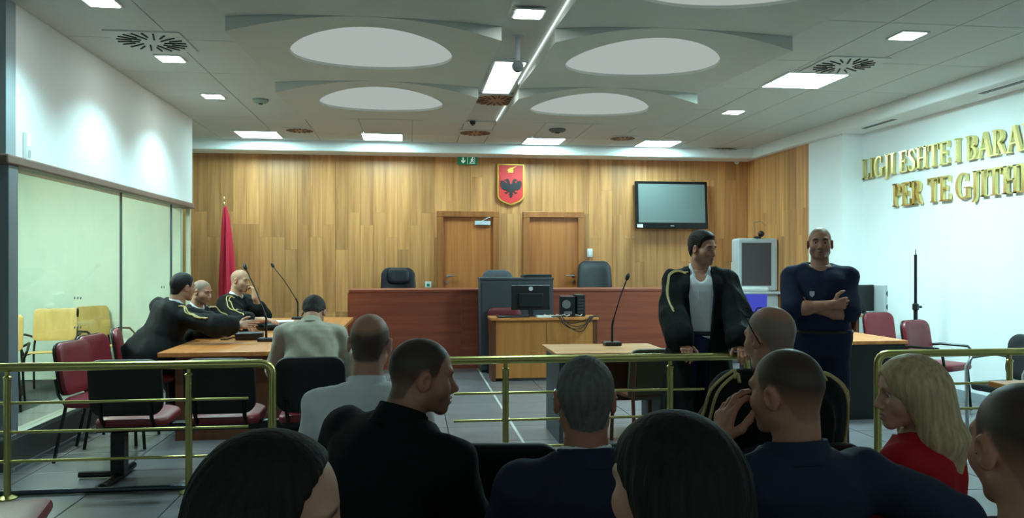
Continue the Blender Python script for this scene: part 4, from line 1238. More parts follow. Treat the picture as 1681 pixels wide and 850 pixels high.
def vcol_mat(name, rough=.5, sss=0.0, spec=.4):
    if name in MATS: return MATS[name]
    m = bpy.data.materials.new(name); m.use_nodes = True; nt = m.node_tree; b = nt.nodes['Principled BSDF']
    a = nt.nodes.new('ShaderNodeAttribute'); a.attribute_name = 'Col'
    tc = nt.nodes.new('ShaderNodeTexCoord'); nz = nt.nodes.new('ShaderNodeTexNoise'); nz.inputs['Scale'].default_value = 60
    nt.links.new(tc.outputs['Object'], nz.inputs['Vector'])
    mr = nt.nodes.new('ShaderNodeMapRange'); mr.inputs['To Min'].default_value = .9; mr.inputs['To Max'].default_value = 1.1
    nt.links.new(nz.outputs['Fac'], mr.inputs['Value'])
    vm = nt.nodes.new('ShaderNodeVectorMath'); vm.operation = 'SCALE'
    nt.links.new(a.outputs['Color'], vm.inputs[0]); nt.links.new(mr.outputs[0], vm.inputs['Scale']); nt.links.new(vm.outputs[0], b.inputs['Base Color'])
    b.inputs['Roughness'].default_value = rough; b.inputs['Specular IOR Level'].default_value = spec
    MATS[name] = m; return m
M_SKIN = vcol_mat('skin', .5)
def cloth(name, rgb, rough=.85, bump=.12, scale=18): return mat(name, rgb, rough, var=.06, scale=scale, bump=bump, spec=.25)
def hairmat(name, rgb, rough=.42):
    if name in MATS: return MATS[name]
    m = mat(name, rgb, rough, var=.3, scale=70, bump=.35, stretch=(1, 1, .1), spec=.3)
    return m

TORSO = [(-.12, .15, .11, 0), (-.03, .172, .13, 0), (.07, .165, .122, .005), (.17, .152, .112, .008), (.26, .160, .112, .005), (.33, .174, .114, 0), (.385, .174, .108, -.005), (.425, .148, .090, -.01), (.455, .098, .070, -.012), (.49, .062, .060, -.010)]

def ik(S, W, l1, l2, pole):
    S, W = np.array(S, float), np.array(W, float); d = W - S; L = np.linalg.norm(d)
    mx = (l1 + l2) * .995
    if L > mx: W = S + d / L * mx; d = W - S; L = mx
    u = d / L; a = (l1 * l1 - l2 * l2 + L * L) / (2 * L); h = sqrt(max(l1 * l1 - a * a, 0))
    p = np.array(pole, float); p = p - (p @ u) * u; p = nrm(p)
    return S + u * a + p * h, W

def hand_prims(W, f, n, side, curl=.35, spread=1.0):
    f = nrm(f); n = np.array(n, float); n = nrm(n - (n @ f) * f); th = np.cross(f, n) * side   # side +1 right, -1 left; th = thumb side
    P = []
    curls = curl if isinstance(curl, (list, tuple)) else [curl] * 4
    P.append((rcone(W - f * .02, W + f * .03, .027, .026), .02))
    for i, (o, ln, rr) in enumerate(((.030, .95, .0092), (.0105, 1.05, .0095), (-.010, .98, .009), (-.029, .78, .008))):
        a = W + f * .02 + th * o * .55; b = W + f * (.092 - .006 * abs(i - 1)) + th * o
        P.append((rcone(a, b, .0155, .0125), .012))
        d = f + th * o * 1.6 * spread; d = nrm(d); c = 0.0; p = b
        for L, r0, r1 in ((.044, rr + .0008, rr), (.027, rr, rr - .0008), (.021, rr - .0008, rr - .002)):
            c += curls[i]
            dd = d * cos(c) + n * sin(c); q = p + dd * L * ln
            P.append((rcone(p, q, r0, r1), .004)); p = q
    p = W + f * .028 + th * .026 + n * .004
    for L, dr, r0, r1 in ((.045, f * .55 + th * .8 + n * .25, .0145, .0125), (.033, f * .85 + th * .45 + n * .25, .0115, .0105), (.026, f * .95 + th * .2 + n * .25, .0105, .008)):
        q = p + nrm(dr) * L; P.append((rcone(p, q, r0, r1), .006)); p = q
    return P

def field_of(prims, h, grow=0):
    lo = np.min([p.lo for p, k in prims], 0); hi = np.max([p.hi for p, k in prims], 0)
    F = Field(lo, hi, h)
    for p, k in prims: F.add(p, k)
    return F

def head_field(h, neck_to, fat=0.0, fem=False, nose=1.0, ears=True, sex_jaw=1.0):
    jw = (.043 if fem else .047) + fat * .004
    pr = [(ell((0, -.008, .030), (.075, .098, .087)), .02),
          (ell((0, .026, -.033), (.060 + fat * .004, .063, .072)), .03)]
    for s in (-1, 1):
        pr.append((rcone((s * jw, .0, -.058), (s * .012, .068, -.093), .022, .019), .02))
        pr.append((ell((s * .040, .052, -.028), (.026 + fat * .004, .032, .030)), .025))
    pr += [(ell((0, .073, -.099), (.022, .018, .015)), .015), (ell((0, .072, -.066), (.029, .025, .021)), .02)]
    if not fem: pr.append((rcone((-.038, .078, .021), (.038, .078, .021), .013, .013), .02))
    else: pr.append((rcone((-.036, .076, .021), (.036, .076, .021), .011, .011), .02))
    nb = np.array(neck_to, float)
    pr.append((rcone((0, -.028, -.035), nb, .056 if not fem else .044, .066 if not fem else .050), .025))
    lo = np.array([-.105, -.125, min(-.16, nb[2] - .02)]); hi = np.array([.105, .14, .13])
    lo = np.minimum(lo, nb - .07); hi = np.maximum(hi, np.array([nb[0] + .07, nb[1] + .07, .13]))
    F = Field(lo, hi, h)
    for p, k in pr: F.add(p, k)
    for s in (-1, 1): F.sub(ell((s * .032, .0975, .002), (.023, .0245, .0145)), .012)
    for s in (-1, 1):
        F.add(rcone((s * .016, .0765, .002), (s * .031, .0795, .0088), .0032, .0044), .003)
        F.add(rcone((s * .031, .0795, .0088), (s * .046, .0695, .003), .0044, .0034), .003)
        F.add(rcone((s * .017, .0765, -.003), (s * .032, .0775, -.0090), .003, .0038), .003)
        F.add(rcone((s * .032, .0775, -.0090), (s * .046, .0685, -.001), .0038, .003), .003)
    F.add(rcone((0, .086, .006), (0, .092 + .016 * nose, -.034), .009, .0125 if not fem else .0105), .012)
    for s in (-1, 1): F.add(ell((s * .013, .096, -.040), (.0085, .012, .008)), .008)
    F.add(rcone((-.019, .088, -.0655), (0, .097, -.0625), .0045, .0062), .006); F.add(rcone((.019, .088, -.0655), (0, .097, -.0625), .0045, .0062), .006)
    F.add(rcone((-.016, .088, -.0735), (0, .0955, -.0755), .005, .0070), .006); F.add(rcone((.016, .088, -.0735), (0, .0955, -.0755), .005, .0070), .006)
    F.sub(ell((0, .102, -.0690), (.024, .010, .0022)), .004)
    if ears:
        for s in (-1, 1):
            R = rotz(-s * .35) @ rotx(-.15)
            F.add(ell((s * .081, -.006, -.006), (.0085, .021, .033), R), .008)
            F.sub(ell((s * .0905, .002, -.003), (.007, .011, .018), R), .005)
    return F

def eyes(gaze=0.0):
    parts = []
    for s in (-1, 1):
        c = np.array([s * .0315, .0695, .0]); r = .0125; V = []; Q = []; NU, NV = 14, 8
        for i in range(NV + 1):
            for j in range(NU):
                a, b = pi * i / NV, 2 * pi * j / NU; V.append(c + r * np.array([sin(a) * cos(b), cos(a), sin(a) * sin(b)]))
        for i in range(NV):
            for j in range(NU): Q.append([i * NU + j, i * NU + (j + 1) % NU, (i + 1) * NU + (j + 1) % NU, (i + 1) * NU + j])
        V = np.array(V); g = nrm([sin(gaze), cos(gaze), 0]); dd = ((V - c) / r) @ g
        C = np.where((dd > .80)[:, None], np.array(lin((40, 26, 18))), np.array(lin((212, 206, 198))))
        parts.append((V, np.array(Q), C))
    return parts

HL_Y = [-.13, -.09, -.06, -.045, -.028, -.015, .005, .02, .035, .045, .06, .075, .10]
HL_Z = [-.075, -.078, -.070, -.040, -.010, .018, .022, -.004, .005, .040, .060, .070, .078]
def hairline(X, Y, up=0.0): return np.interp(Y, HL_Y, HL_Z) + up

def head_colours(V, skin, spec):
    x, y, z = V[:, 0], V[:, 1], V[:, 2]
    C = np.tile(np.array(lin(skin)), (len(V), 1))
    def mix(mask, rgb): 
        nonlocal C
        C = C * (1 - mask[:, None]) + np.array(lin(rgb)) * mask[:, None]
    sm = lambda t: np.clip(t, 0, 1)
    red = np.exp(-((np.abs(x) - .045) ** 2 + (y - .06) ** 2 + (z + .03) ** 2) / .0006) * .25
    mix(red, (min(skin[0] + 18, 255), skin[1] - 18, skin[2] - 16))
    mix(np.exp(-((np.abs(x) - .085) ** 2) / .0002) * (np.abs(z) < .05) * (np.abs(y) < .04) * .3, (skin[0], skin[1] - 28, skin[2] - 26))
    if spec.get('stubble'):
        b = sm((-.035 - z) / .02) * sm((y + .01) / .03) * sm((z + .13) / .02) * spec['stubble']
        b *= 1 - np.exp(-(x ** 2 / .0004 + (z + .069) ** 2 / .00008)) * (y > .08)
        mix(b, spec.get('hair', (50, 40, 34)))
    lips = np.exp(-((x / .019) ** 4 + ((z + .069) / .0095) ** 4)) * (y > .082)
    mix(lips * .75, spec.get('lips', (150, 84, 78)))
    br = np.exp(-(((np.abs(x) - .032) / .019) ** 4 + ((z - .0215 - .003 * np.cos((np.abs(x) - .028) * 70)) / .0058) ** 4)) * (y > .055)
    mix(br * spec.get('brow', 1.0), spec.get('browc', (40, 30, 24)))
    if spec.get('shave') is not None:      # cropped hair as colour on the scalp
        amt, top, col = spec['shave']
        m = sm((z - hairline(x, y)) / .014) * (spec.get('fade', 1.0) + (1 - spec.get('fade', 1.0)) * sm((z + .01 - .25 * np.minimum(y, 0)) / .055))
        if top: m *= 1 - sm((z - top + .35 * np.maximum(-.03 - y, 0)) / .03) * .92
        ear = (np.abs(x) > .079) & (np.abs(z) < .045) & (np.abs(y) < .035)
        mix(m * amt * (~ear), col)
    return C

def short_hair(F0, h, t, fn=None, vol=None, up=0.0):
    """cropped hair: a shell over the skull above the hairline"""
    G = Field.__new__(Field); G.h, G.lo, G.n, G.ax = F0.h, F0.lo, F0.n, F0.ax
    X, Y, Z = F0.grid()
    G.f = ell((0, -.009, .031), (.0755, .0985, .0875)).fn(X, Y, Z).astype(np.float32)
    n = ell((0, .0, -.035), (.062, .082, .085)).fn(X, Y, Z)
    G.f = np.minimum(G.f, np.minimum(F0.f, .05)).astype(np.float32)
    th = t + (vol(X, Y, Z) if vol else 0)
    th = (th + .0015) * np.clip((Z - hairline(X, Y, up)) / .035 + .08, .05, 1) - .0012
    G.f = (G.f - th).astype(np.float32)
    cut = hairline(X, Y, up) - Z
    cut = np.maximum(cut, (np.abs(X) - .083) * 1.0)
    G.keep(lambda a, b, c: cut * .8, .010)
    if fn: G.keep(fn, .008)
    G.warp(lambda a, b, c: .0012 * np.sin(a * 420 + b * 260) * np.sin(c * 190 + b * 330))
    G.f[0], G.f[-1] = .1, .1; G.f[:, 0], G.f[:, -1] = .1, .1; G.f[:, :, 0], G.f[:, :, -1] = .1, .1
    return G

def ripple(seed, amp, f=1.0, fz=1.0, ridged=False):
    rr = random.Random(seed); ks = [(rr.uniform(-14, 14) * f, rr.uniform(-14, 14) * f, rr.uniform(-9, 9) * f * fz, rr.uniform(0, 6.3)) for _ in range(5)]
    def fn(X, Y, Z):
        v = 0
        for a, b, c, p in ks:
            q = np.sin(a * X + b * Y + c * Z + p); v = v + (2 * np.abs(q) - 1.5 if ridged else q)
        return amp * v / 2.2
    return fn

def person(label, place, rz=0.0, sit=True, lean=6, side=0, twist=0, head=(0, 0, 0), skin=(170, 126, 104), fem=False,
           hands=None, clothes=(), face=None, hair=None, width=1.0, hfine=.0035, legs=None, belly=0.0, glasses=None, nose=1.0, fat=0.0, scale=None,
           head_shift=(0, 0, 0), nude_arm=None, group=None, cords=None, seat=.455, armr=1.0, trap=.034):
    face = dict(face or {}); hands = hands or {}
    P = np.array([0, 0, seat + .12 if sit else .93])
    U = rotz(radians(twist)) @ rotx(radians(-lean)) @ roty(radians(side))
    up = lambda v: P + U @ np.array(v, float)
    wS = .178 * width
    nb = up((0, -.012, .468))
    H = rotz(radians(head[0])) @ rotx(radians(head[1])) @ roty(radians(head[2]))
    hc = nb + (U @ np.array([0, .01, .045])) + H @ np.array([0, .012, .124]) + np.array(head_shift)
    top = hc + H @ np.array([0, 0, .117]); ztop = hc[2] + .117
    # place so that the head lands where it should
    px, pyt, d = place
    tgt = at_d(px, pyt, d)
    sc = scale or tgt.z / ztop
    R3 = rotz(rz)
    off = R3 @ (hc * sc)
    t = tag(empty('person', (tgt.x - off[0], tgt.y - off[1], 0), rz, sc), label, 'person', group)
    # ---- joints
    sh = {s: up((s * wS, -.005, .398)) for s in (-1, 1)}
    arm = {}
    for s, key in ((1, 'R'), (-1, 'L')):
        hd = hands.get(key, {})
        W = np.array(hd.get('at', (s * .13, .33, P[2] + .07) if sit else (s * .26, .06, .80)), float)
        pole = hd.get('pole', (s * .6, -.5, -.5) if sit else (s * .5, -.6, 0))
        E, W = ik(sh[s], W, .285, .255, pole)
        f = np.array(hd.get('dir', W - E), float); n = np.array(hd.get('palm', (0, 0, -1) if sit else (-s, 0, 0)), float)
        arm[s] = (sh[s], E, W, f, n, hd.get('curl', .3))
    leg = {}
    for s in (1, -1):
        Hp = P + np.array([s * .09, 0, -.02])
        if legs and s in legs: K, A = (np.array(v, float) for v in legs[s])
        elif sit: K, A = np.array([s * .14, .44, seat + .055]), np.array([s * .13, .40, .09])
        else: K, A = np.array([s * .11, .02, .50]), np.array([s * .12, -.02, .09])
        leg[s] = (Hp, K, A)
    # ---- body (one figure: trunk and limbs, head and hands at finer grain)
    def trunk(g, zlo=None, zhi=None): return loft([(a, b * width, c + belly * math.exp(-((a - .12) / .12) ** 2), d_ + belly * .6 * math.exp(-((a - .12) / .12) ** 2)) for a, b, c, d_ in TORSO], P, U, g, zlo, zhi)
    body = [(trunk(0), .02)]
    for s in (1, -1):
        S, E, W, f, n, c = arm[s]
        body += [(ell(S, (.052, .052, .052)), .04), (rcone(S, E, .046 * armr, .040 * armr), .02), (rcone(E, E + (W - E) * .35, .041 * armr, .044 * armr), .02), (rcone(E + (W - E) * .35, W, .044 * armr, .028), .02)]
        Hp, K, A = leg[s]; body += [(rcone(Hp, K, .085, .055), .04), (rcone(K, A, .055, .038), .02), (rcone(A + [0, -.03, -.05], A + [s * .01, .15, -.06], .035, .03), .02)]
        body.append((rcone(nb + U @ np.array([0, -.01, .0]), S + U @ np.array([-s * .03, -.005, .012]), .036, .032), .03))
    parts = []
    V, Q = field_of(body, .014).surf(); parts.append((V, Q, np.tile(np.array(lin(skin)), (len(V), 1))))
    HF = head_field(hfine, H.T @ (nb + U @ np.array([0, 0, -.02]) - hc), fat, fem, nose)
    V, Q = HF.surf(); C = head_colours(V, skin, face); parts.append((V @ H.T + hc, Q, C))
    for V, Q, C in eyes(radians(face.get('gaze', 0))): parts.append((V @ H.T + hc, Q, C))
    for s in (1, -1):
        S, E, W, f, n, c = arm[s]
        hp = hand_prims(W, f, n, s, c) + [(rcone(E + (W - E) * .55, W, .038 * armr, .027), .015)]
        V, Q = field_of(hp, .0042).surf(); parts.append((V, Q, np.tile(np.array(lin((skin[0] + 4, skin[1] - 2, skin[2] - 2))), (len(V), 1))))
    mesh_from('body', parts, M_SKIN, t)
    # ---- hair
    if hair is not None:
        G, m = hair(HF)
        for nm_, Gx, mm in ([('hair', G, m)] if not isinstance(G, list) else [('hair', g, m) for g in G]):
            V, Q = Gx.surf(); mesh_from('hair', [(V @ H.T + hc, Q, None)], mm, t)
    # ---- clothes
    ctx = dict(P=P, U=U, up=up, nb=nb, arm=arm, leg=leg, trunk=trunk, t=t, sit=sit, H=H, hc=hc, sh=sh, wS=wS, width=width, trap=trap)
    for c in clothes: c(ctx)
    if glasses: glasses(ctx)
    return ctx

# ---- garments
def neck_cut(c, r0=.070, r1=.090):
    nb, U = c['nb'], c['U']
    return rcone(nb + U @ np.array([0, .01, -.005]), nb + U @ np.array([0, .03, .14]), r0, r1)
def top_garment(name, m, g=.016, sleeve=1.0, hem=-.13, seed=1, fold=.0035, collar=None, open_front=None, sleeve_w=(0.0, 0.0), shoulder=.0, skirt=None, vneck=None, h=.0105, drape=0.0):
    """jacket, shirt or robe; sleeve = share of the arm that is covered"""
    def make(c):
        P, U, up = c['P'], c['U'], c['up']
        pr = [(c['trunk'](g, hem, .468), .02)]
        for s in (1, -1):
            S, E, W, f, n, cu = c['arm'][s]
            pr.append((ell(S + U @ np.array([s * shoulder, 0, shoulder * .3]), (.050 + g * .8,) * 3), .03))
            if sleeve <= .5:
                B = S + (E - S) * sleeve * 2; pr.append((rcone(S, B, .048 + g, .048 + g + sleeve_w[0]), .02))
            else:
                pr.append((rcone(S, E, .046 + g, .042 + g + sleeve_w[0]), .022))
                B = E + (W - E) * (sleeve - .5) * 2
                pr.append((rcone(E, B, .042 + g + sleeve_w[0], .031 + g + sleeve_w[1]), .015))
            pr.append((rcone(c['nb'] + U @ np.array([s * .02, -.012, -.012]), S + U @ np.array([-s * .02, -.004, .014]), c['trap'] + g * .8, c['trap'] + g * .7), .03))
        if skirt: pr += skirt(c, g)
        F = field_of(pr, h)
        F.warp(ripple(seed, fold, 1.6)); F.warp(ripple(seed + 50, fold * .6, 3.6))
        F.warp(ripple(seed + 90, drape or (.0032 if fold > .001 else 0), 2.6, .3 if drape else .8, True))
        F.sub(neck_cut(c), .012)
        if vneck:
            a = up((0, .09, .44)); b = up((0, .15, vneck)); F.sub(rcone(a, b, .036, .006), .008); F.sub(rcone(up((0, .05, .47)), a, .055, .036), .01)
        if open_front: open_front(c, F)
        V, Q = F.surf(); o = mesh_from(name, [(V, Q, None)], m, c['t'])
        c[name] = F; c[name + '_obj'] = o
        if collar:
            hgt, r0, cm = collar[:3]; cgap = collar[3] if len(collar) > 3 else .011
            nb = c['nb']; A = nb + U @ np.array([0, -.002, .004]); ax = nrm(U @ np.array([0, .16, 1]))
            e1 = nrm(U @ np.array([1, 0, 0])); e2 = np.cross(ax, e1)
            G = Field(A - .13, A + .13, .0055); X, Y, Z = G.grid()
            x = (X - A[0]) * e1[0] + (Y - A[1]) * e1[1] + (Z - A[2]) * e1[2]
            y = (X - A[0]) * e2[0] + (Y - A[1]) * e2[1] + (Z - A[2]) * e2[2]
            z = (X - A[0]) * ax[0] + (Y - A[1]) * ax[1] + (Z - A[2]) * ax[2]
            rad = np.sqrt(x * x + (y * 1.0) ** 2)
            frontness = np.clip(y / .07, -1, 1)
            zt = hgt - .020 * np.clip(frontness, 0, 1)
            d = np.abs(rad - (r0 + .30 * np.clip(hgt * .55 - z, -.01, .05))) - .0065
            d = np.maximum(d, np.maximum(z - zt, -.022 - z))
            gap = np.maximum(.012 + .35 * np.clip(hgt - z, 0, .06) * 0 - np.abs(x), -(y))   # opening at the throat
            G.f = np.maximum(d, np.where(y > 0, cgap + (.5 * np.clip(z + .02, 0, .07) if cgap > .02 else 0) - np.abs(x), -1)).astype(np.float32)
            G.f[0] = G.f[-1] = .1; G.f[:, 0] = G.f[:, -1] = .1; G.f[:, :, 0] = G.f[:, :, -1] = .1
            V, Q = G.surf()
            if len(Q): mesh_from('collar', [(V, Q, None)], cm or m, o)
    return make
def trousers(m, g=.014, seed=4):
    def make(c):
        pr = [(c['trunk'](g + .004, -.14, .02), .02)]
        for s in (1, -1):
            Hp, K, A = c['leg'][s]
            pr += [(rcone(Hp, K, .088 + g, .062 + g), .04), (rcone(K, A + (K - A) * .02, .062 + g, .052 + g), .025)]
        F = field_of(pr, .013); F.warp(ripple(seed, .004, 1.8)); V, Q = F.surf(); mesh_from('trousers', [(V, Q, None)], m, c['t'])
    return make
def shoes(m):
    def make(c):
        for s in (1, -1):
            A = c['leg'][s][2]
            pr = [(rcone(A + [0, -.045, -.05], A + [s * .012, .17, -.055], .042, .036), .02), (rcone(A + [0, -.01, 0], A + [0, 0, -.04], .045, .045), .03)]
            F = field_of(pr, .009); z0 = A[2] - .087
            F.keep(lambda X, Y, Z: z0 - Z, .004); V, Q = F.surf(); mesh_from('shoe', [(V, Q, None)], m, c['t'])
    return make
def gold_cord(key, paths, r=.006, off=.004):
    def make(c):
        for pts in paths(c):
            pts = np.array(pts, float)
            tt = np.linspace(0, 1, len(pts)); u = np.linspace(0, 1, 26)
            q = np.stack([np.interp(u, tt, pts[:, k]) for k in range(3)], 1)
            for _ in range(3): q[1:-1] = (q[:-2] + 2 * q[1:-1] + q[2:]) / 4
            q = c[key].project(q, off)
            MB().tube([tuple(v) for v in q], r, 7).build('gold_cord', mat('gold_braid', (196, 176, 116), .6, var=.2, scale=120), c[key + '_obj'], smooth=True)
    return make
def arm_cord(side, front=.05, down=.7, start=.10):
    """cord from the collar over the shoulder and down the sleeve"""
    def paths(c):
        S, E, W, f, n, cu = c['arm'][side]; U = c['U']
        a = c['nb'] + U @ np.array([side * start, front, -.02])
        o = U @ np.array([0, front * 1.6, .02])
        return [[a, S + U @ np.array([-side * .03, front * .8, .09]), S + o + U @ np.array([side * .05, 0, .05]), S + (E - S) * .4 + o + U @ np.array([side * .06, 0, 0]), S + (E - S) * down + o * 1.2]]
    return paths
# ------------------------------------------------------------------ who sits and stands where
C_ROBE = cloth('robe_black', (15, 16, 18), .8, .15)
C_BLACKJ = cloth('jacket_black', (15, 17, 20), .85)
C_NAVY = cloth('jacket_navy', (36, 39, 60), .8)
C_NAVY2 = cloth('blazer_navy', (42, 50, 70), .8)
C_WSHIRT = cloth('shirt_white', (226, 230, 234), .8, .1)
C_PSHIRT = cloth('shirt_pale_blue', (232, 238, 240), .8, .1)
C_BEIGE = cloth('shirt_beige', (172, 166, 150), .85, .1)
C_POLICE = cloth('tshirt_navy', (34, 40, 64), .85)
C_POLTR = cloth('trousers_navy', (30, 35, 58), .85)
C_RED = cloth('top_red', (176, 18, 30), .75, .08)
C_DARKTR = cloth('trousers_dark', (22, 23, 27), .85)
C_JEANS = cloth('jeans_blue', (38, 48, 84), .85)
C_SHOE = mat('shoe_black', (16, 15, 15), .35)
HB = hairmat('hair_dark_brown', (38, 30, 26), .65)
HBK = hairmat('hair_black', (26, 24, 24), .6)
HG = hairmat('hair_grey', (98, 96, 92), .7)
HBL = hairmat('hair_blonde', (190, 166, 124), .55)
HBR = hairmat('hair_brunette', (24, 18, 16), .7)
TR = trousers(C_DARKTR); SH = shoes(C_SHOE)

def crop(t, m, vol=None, fn=None, up=0.0): return lambda HF: (short_hair(HF, HF.h, t, fn, vol, up), m)

def robe_skirt_sit(c, g):
    pr = []
    for s in (1, -1):
        Hp, K, A = c['leg'][s]
        pr += [(rcone(Hp + [s * .02, 0, 0], K + [0, -.05, 0], .12 + g, .09 + g), .05), (rcone(K + [0, -.02, -.02], K + (A - K) * .55, .09 + g, .08 + g), .03)]
    return pr
def robe_skirt_stand(c, g):
    P, U = c['P'], c['U']
    return [(loft([(-.62, .27, .20, -.01), (-.4, .255, .185, -.01), (-.15, .235, .165, -.01), (.05, .215, .15, 0), (.25, .20, .14, 0)], P, np.eye(3), 0, pw=2.2), .05)]
def slit(w0, w1):
    def op(c, F):
        P, U = c['P'], c['U']
        def fn(X, Y, Z):
            x, y, z = X - P[0], Y - P[1], Z - P[2]
            qx = U[0, 0] * x + U[1, 0] * y + U[2, 0] * z; qy = U[0, 1] * x + U[1, 1] * y + U[2, 1] * z; qz = U[0, 2] * x + U[1, 2] * y + U[2, 2] * z
            w_ = np.interp(qz, [-.7, -.1, .3, .5], [w0, w0, w1, w1 * .8])
            return -np.maximum(np.abs(qx) - w_, .0 - qy)
        F.keep(fn, .012)
    return op
ROBE_SIT = lambda seed: top_garment('robe', C_ROBE, .026, .92, -.13, seed, .006, None, None, (.022, .045), .004, robe_skirt_sit, drape=.007)

# --- counsel at the long table
def cordsA(side): return gold_cord('robe', arm_cord(side), .008)
person('robed man seen from behind leaning over the long table with arms outstretched', (300, 449, 7.42), radians(-30), lean=26, side=16, head=(-14, -6, 4),
       face=dict(shave=(.9, None, (34, 28, 25))), hair=crop(.010, HBK), skin=(176, 132, 108), hfine=.0045,
       hands={'R': dict(at=(.56, .46, .84), dir=(.9, .5, .15), palm=(-.5, .6, -.4), pole=(.5, -.8, .0), curl=.2), 'L': dict(at=(.22, .62, .83), dir=(.5, 1, 0), palm=(.2, 0, -1), pole=(-.6, -.2, -.2))},
       clothes=(top_garment('robe', C_ROBE, .026, .80, -.13, 11, .006, None, None, (.022, .035), .004, robe_skirt_sit, drape=.007), top_garment('shirt', C_WSHIRT, .003, .1, .25, 3, .0005, (.035, .066, C_WSHIRT)), TR, SH, gold_cord('robe', arm_cord(1, -.055, .9), .006), gold_cord('robe', arm_cord(1, -.035, .9), .006)), seat=.50)
person('robed man whose face shows beside the leaning colleague at the table', (331, 460, 8.1), radians(-118), lean=14, head=(6, -12, 0),
       face=dict(shave=(.75, .085, (120, 112, 106)), stubble=.15, hair=(90, 80, 74), browc=(70, 60, 54)), skin=(178, 130, 106), fat=1.4, hfine=.0036, width=1.05,
       hands={'R': dict(at=(.10, .50, .84), palm=(0, 0, -1), dir=(-.3, 1, 0)), 'L': dict(at=(-.2, .5, .84), palm=(0, 0, -1), dir=(.2, 1, 0))},
       clothes=(ROBE_SIT(12), top_garment('shirt', C_WSHIRT, .003, .1, .25, 3, .0005, (.035, .066, C_WSHIRT)), TR, SH, gold_cord('robe', arm_cord(-1, .04, .8), .008)))
person('bald robed man resting his chin on his hand in front of the flag', (394, 443, 8.9), radians(-112), lean=12, head=(2, -6, -4),
       face=dict(shave=(.35, .05, (120, 100, 88)), stubble=.2, hair=(90, 76, 66), browc=(84, 66, 54)), skin=(196, 150, 122), fat=1.2, width=1.06, hfine=.0036,
       hands={'L': dict(at=(-.005, .31, 1.075), dir=(-.25, -.25, .9), palm=(.1, -.9, .2), pole=(-.3, .5, -.9), curl=.75), 'R': dict(at=(.16, .52, .84), dir=(.0, 1, 0), palm=(0, 0, -1), curl=.3)},
       clothes=(top_garment('robe', C_ROBE, .026, .68, -.13, 13, .006, None, None, (.022, .03), .004, robe_skirt_sit, drape=.007), top_garment('shirt', C_WSHIRT, .003, .1, .25, 3, .0005, (.035, .066, C_WSHIRT)), TR, SH, gold_cord('robe', arm_cord(1, .05, .9), .006), gold_cord('robe', arm_cord(1, .02, .9), .006)), seat=.5)
person('man in a pale beige shirt bowed over the table, seen from behind', (515, 487, 6.02), radians(4), lean=28, head=(-6, -50, 0), head_shift=(0, 0, -.025),
       face=dict(), hair=crop(.012, HB), skin=(170, 122, 98), hfine=.0045,
       hands={'R': dict(at=(.20, .52, .79), dir=(-.4, 1, 0), pole=(.35, -.2, -.9)), 'L': dict(at=(-.20, .52, .79), dir=(.4, 1, 0), pole=(-.35, -.2, -.9))},
       clothes=(top_garment('shirt', C_BEIGE, .018, .9, -.13, 21, .007, (.035, .070, C_BEIGE), sleeve_w=(.012, .01)), TR, SH))

# --- the public
person('balding man in a white shirt sitting in the front row, seen from behind', (607, 515, 3.05), radians(-3), lean=3, head=(-6, -4, 2),
       face=dict(shave=(.9, .052, (52, 44, 38))), skin=(190, 140, 116), hfine=.004, width=1.02,
       clothes=(top_garment('shirt', C_PSHIRT, .016, .92, -.13, 31, .006, (.04, .068, C_PSHIRT), sleeve_w=(.012, .008)), TR, SH))
person('man in a black jacket turning his face sideways in profile', (692, 555, 2.42), radians(-30), lean=12, side=6, twist=-8, head=(-50, -6, 2), head_shift=(.01, .03, -.025),
       face=dict(stubble=.25, hair=(44, 36, 32), shave=(.97, None, (50, 41, 35)), fade=.7), skin=(172, 122, 98), hfine=.0032, fat=1.0, width=1.14, nose=1.15,
       clothes=(top_garment('jacket', C_BLACKJ, .024, .96, -.13, 41, .007, (.045, .076, C_BLACKJ), sleeve_w=(.012, .012), shoulder=.006), TR, SH))
person('grey-haired man in a navy suit facing the judges bench', (960, 587, 2.08), radians(2), lean=2, head=(-8, 2, 0),
       face=dict(shave=(.95, None, (84, 82, 78))), hair=crop(.006, HG), skin=(172, 116, 94), hfine=.0038,
       clothes=(top_garment('jacket', C_NAVY, .024, .96, -.13, 51, .005, (.035, .078, C_NAVY), shoulder=.012), top_garment('shirt', C_WSHIRT, .004, .1, .25, 3, .0005, (.042, .068, C_WSHIRT)), TR, SH),
       glasses=lambda c: [MB().tube([tuple(c['H'] @ np.array(q) + c['hc']) for q in ((s * .088, -.02, .008), (s * .083, .04, .012), (s * .076, .088, .012))], .0022, 6).build('spectacle_arm', M_STEEL, c['t'], smooth=True) for s in (-1, 1)])
def watch(c):
    S, E, W, f, n, cu = c['arm'][-1]; ax = nrm(W - E); a = np.cross(ax, [0, 0, 1]); a = nrm(a); b = np.cross(ax, a); o = W - ax * .035
    MB().tube([tuple(o + (a * cos(2 * pi * k / 20) + b * sin(2 * pi * k / 20)) * .0335) for k in range(20)], .007, 8, closed=True).build('watch_strap', M_BLACK, c['t'], smooth=True)
    q = o - np.array([.4, 1, .1]) / 1.08 * .034
    MB().lathe([(0, 0), (.018, 0), (.018, .008), (.014, .01), (0, .01)], 18, Matrix.Translation(q) @ Vector((-.4, -1, -.1)).to_track_quat('Z', 'Y').to_matrix().to_4x4()).build('watch_case', M_STEEL, c['t'], smooth=True)
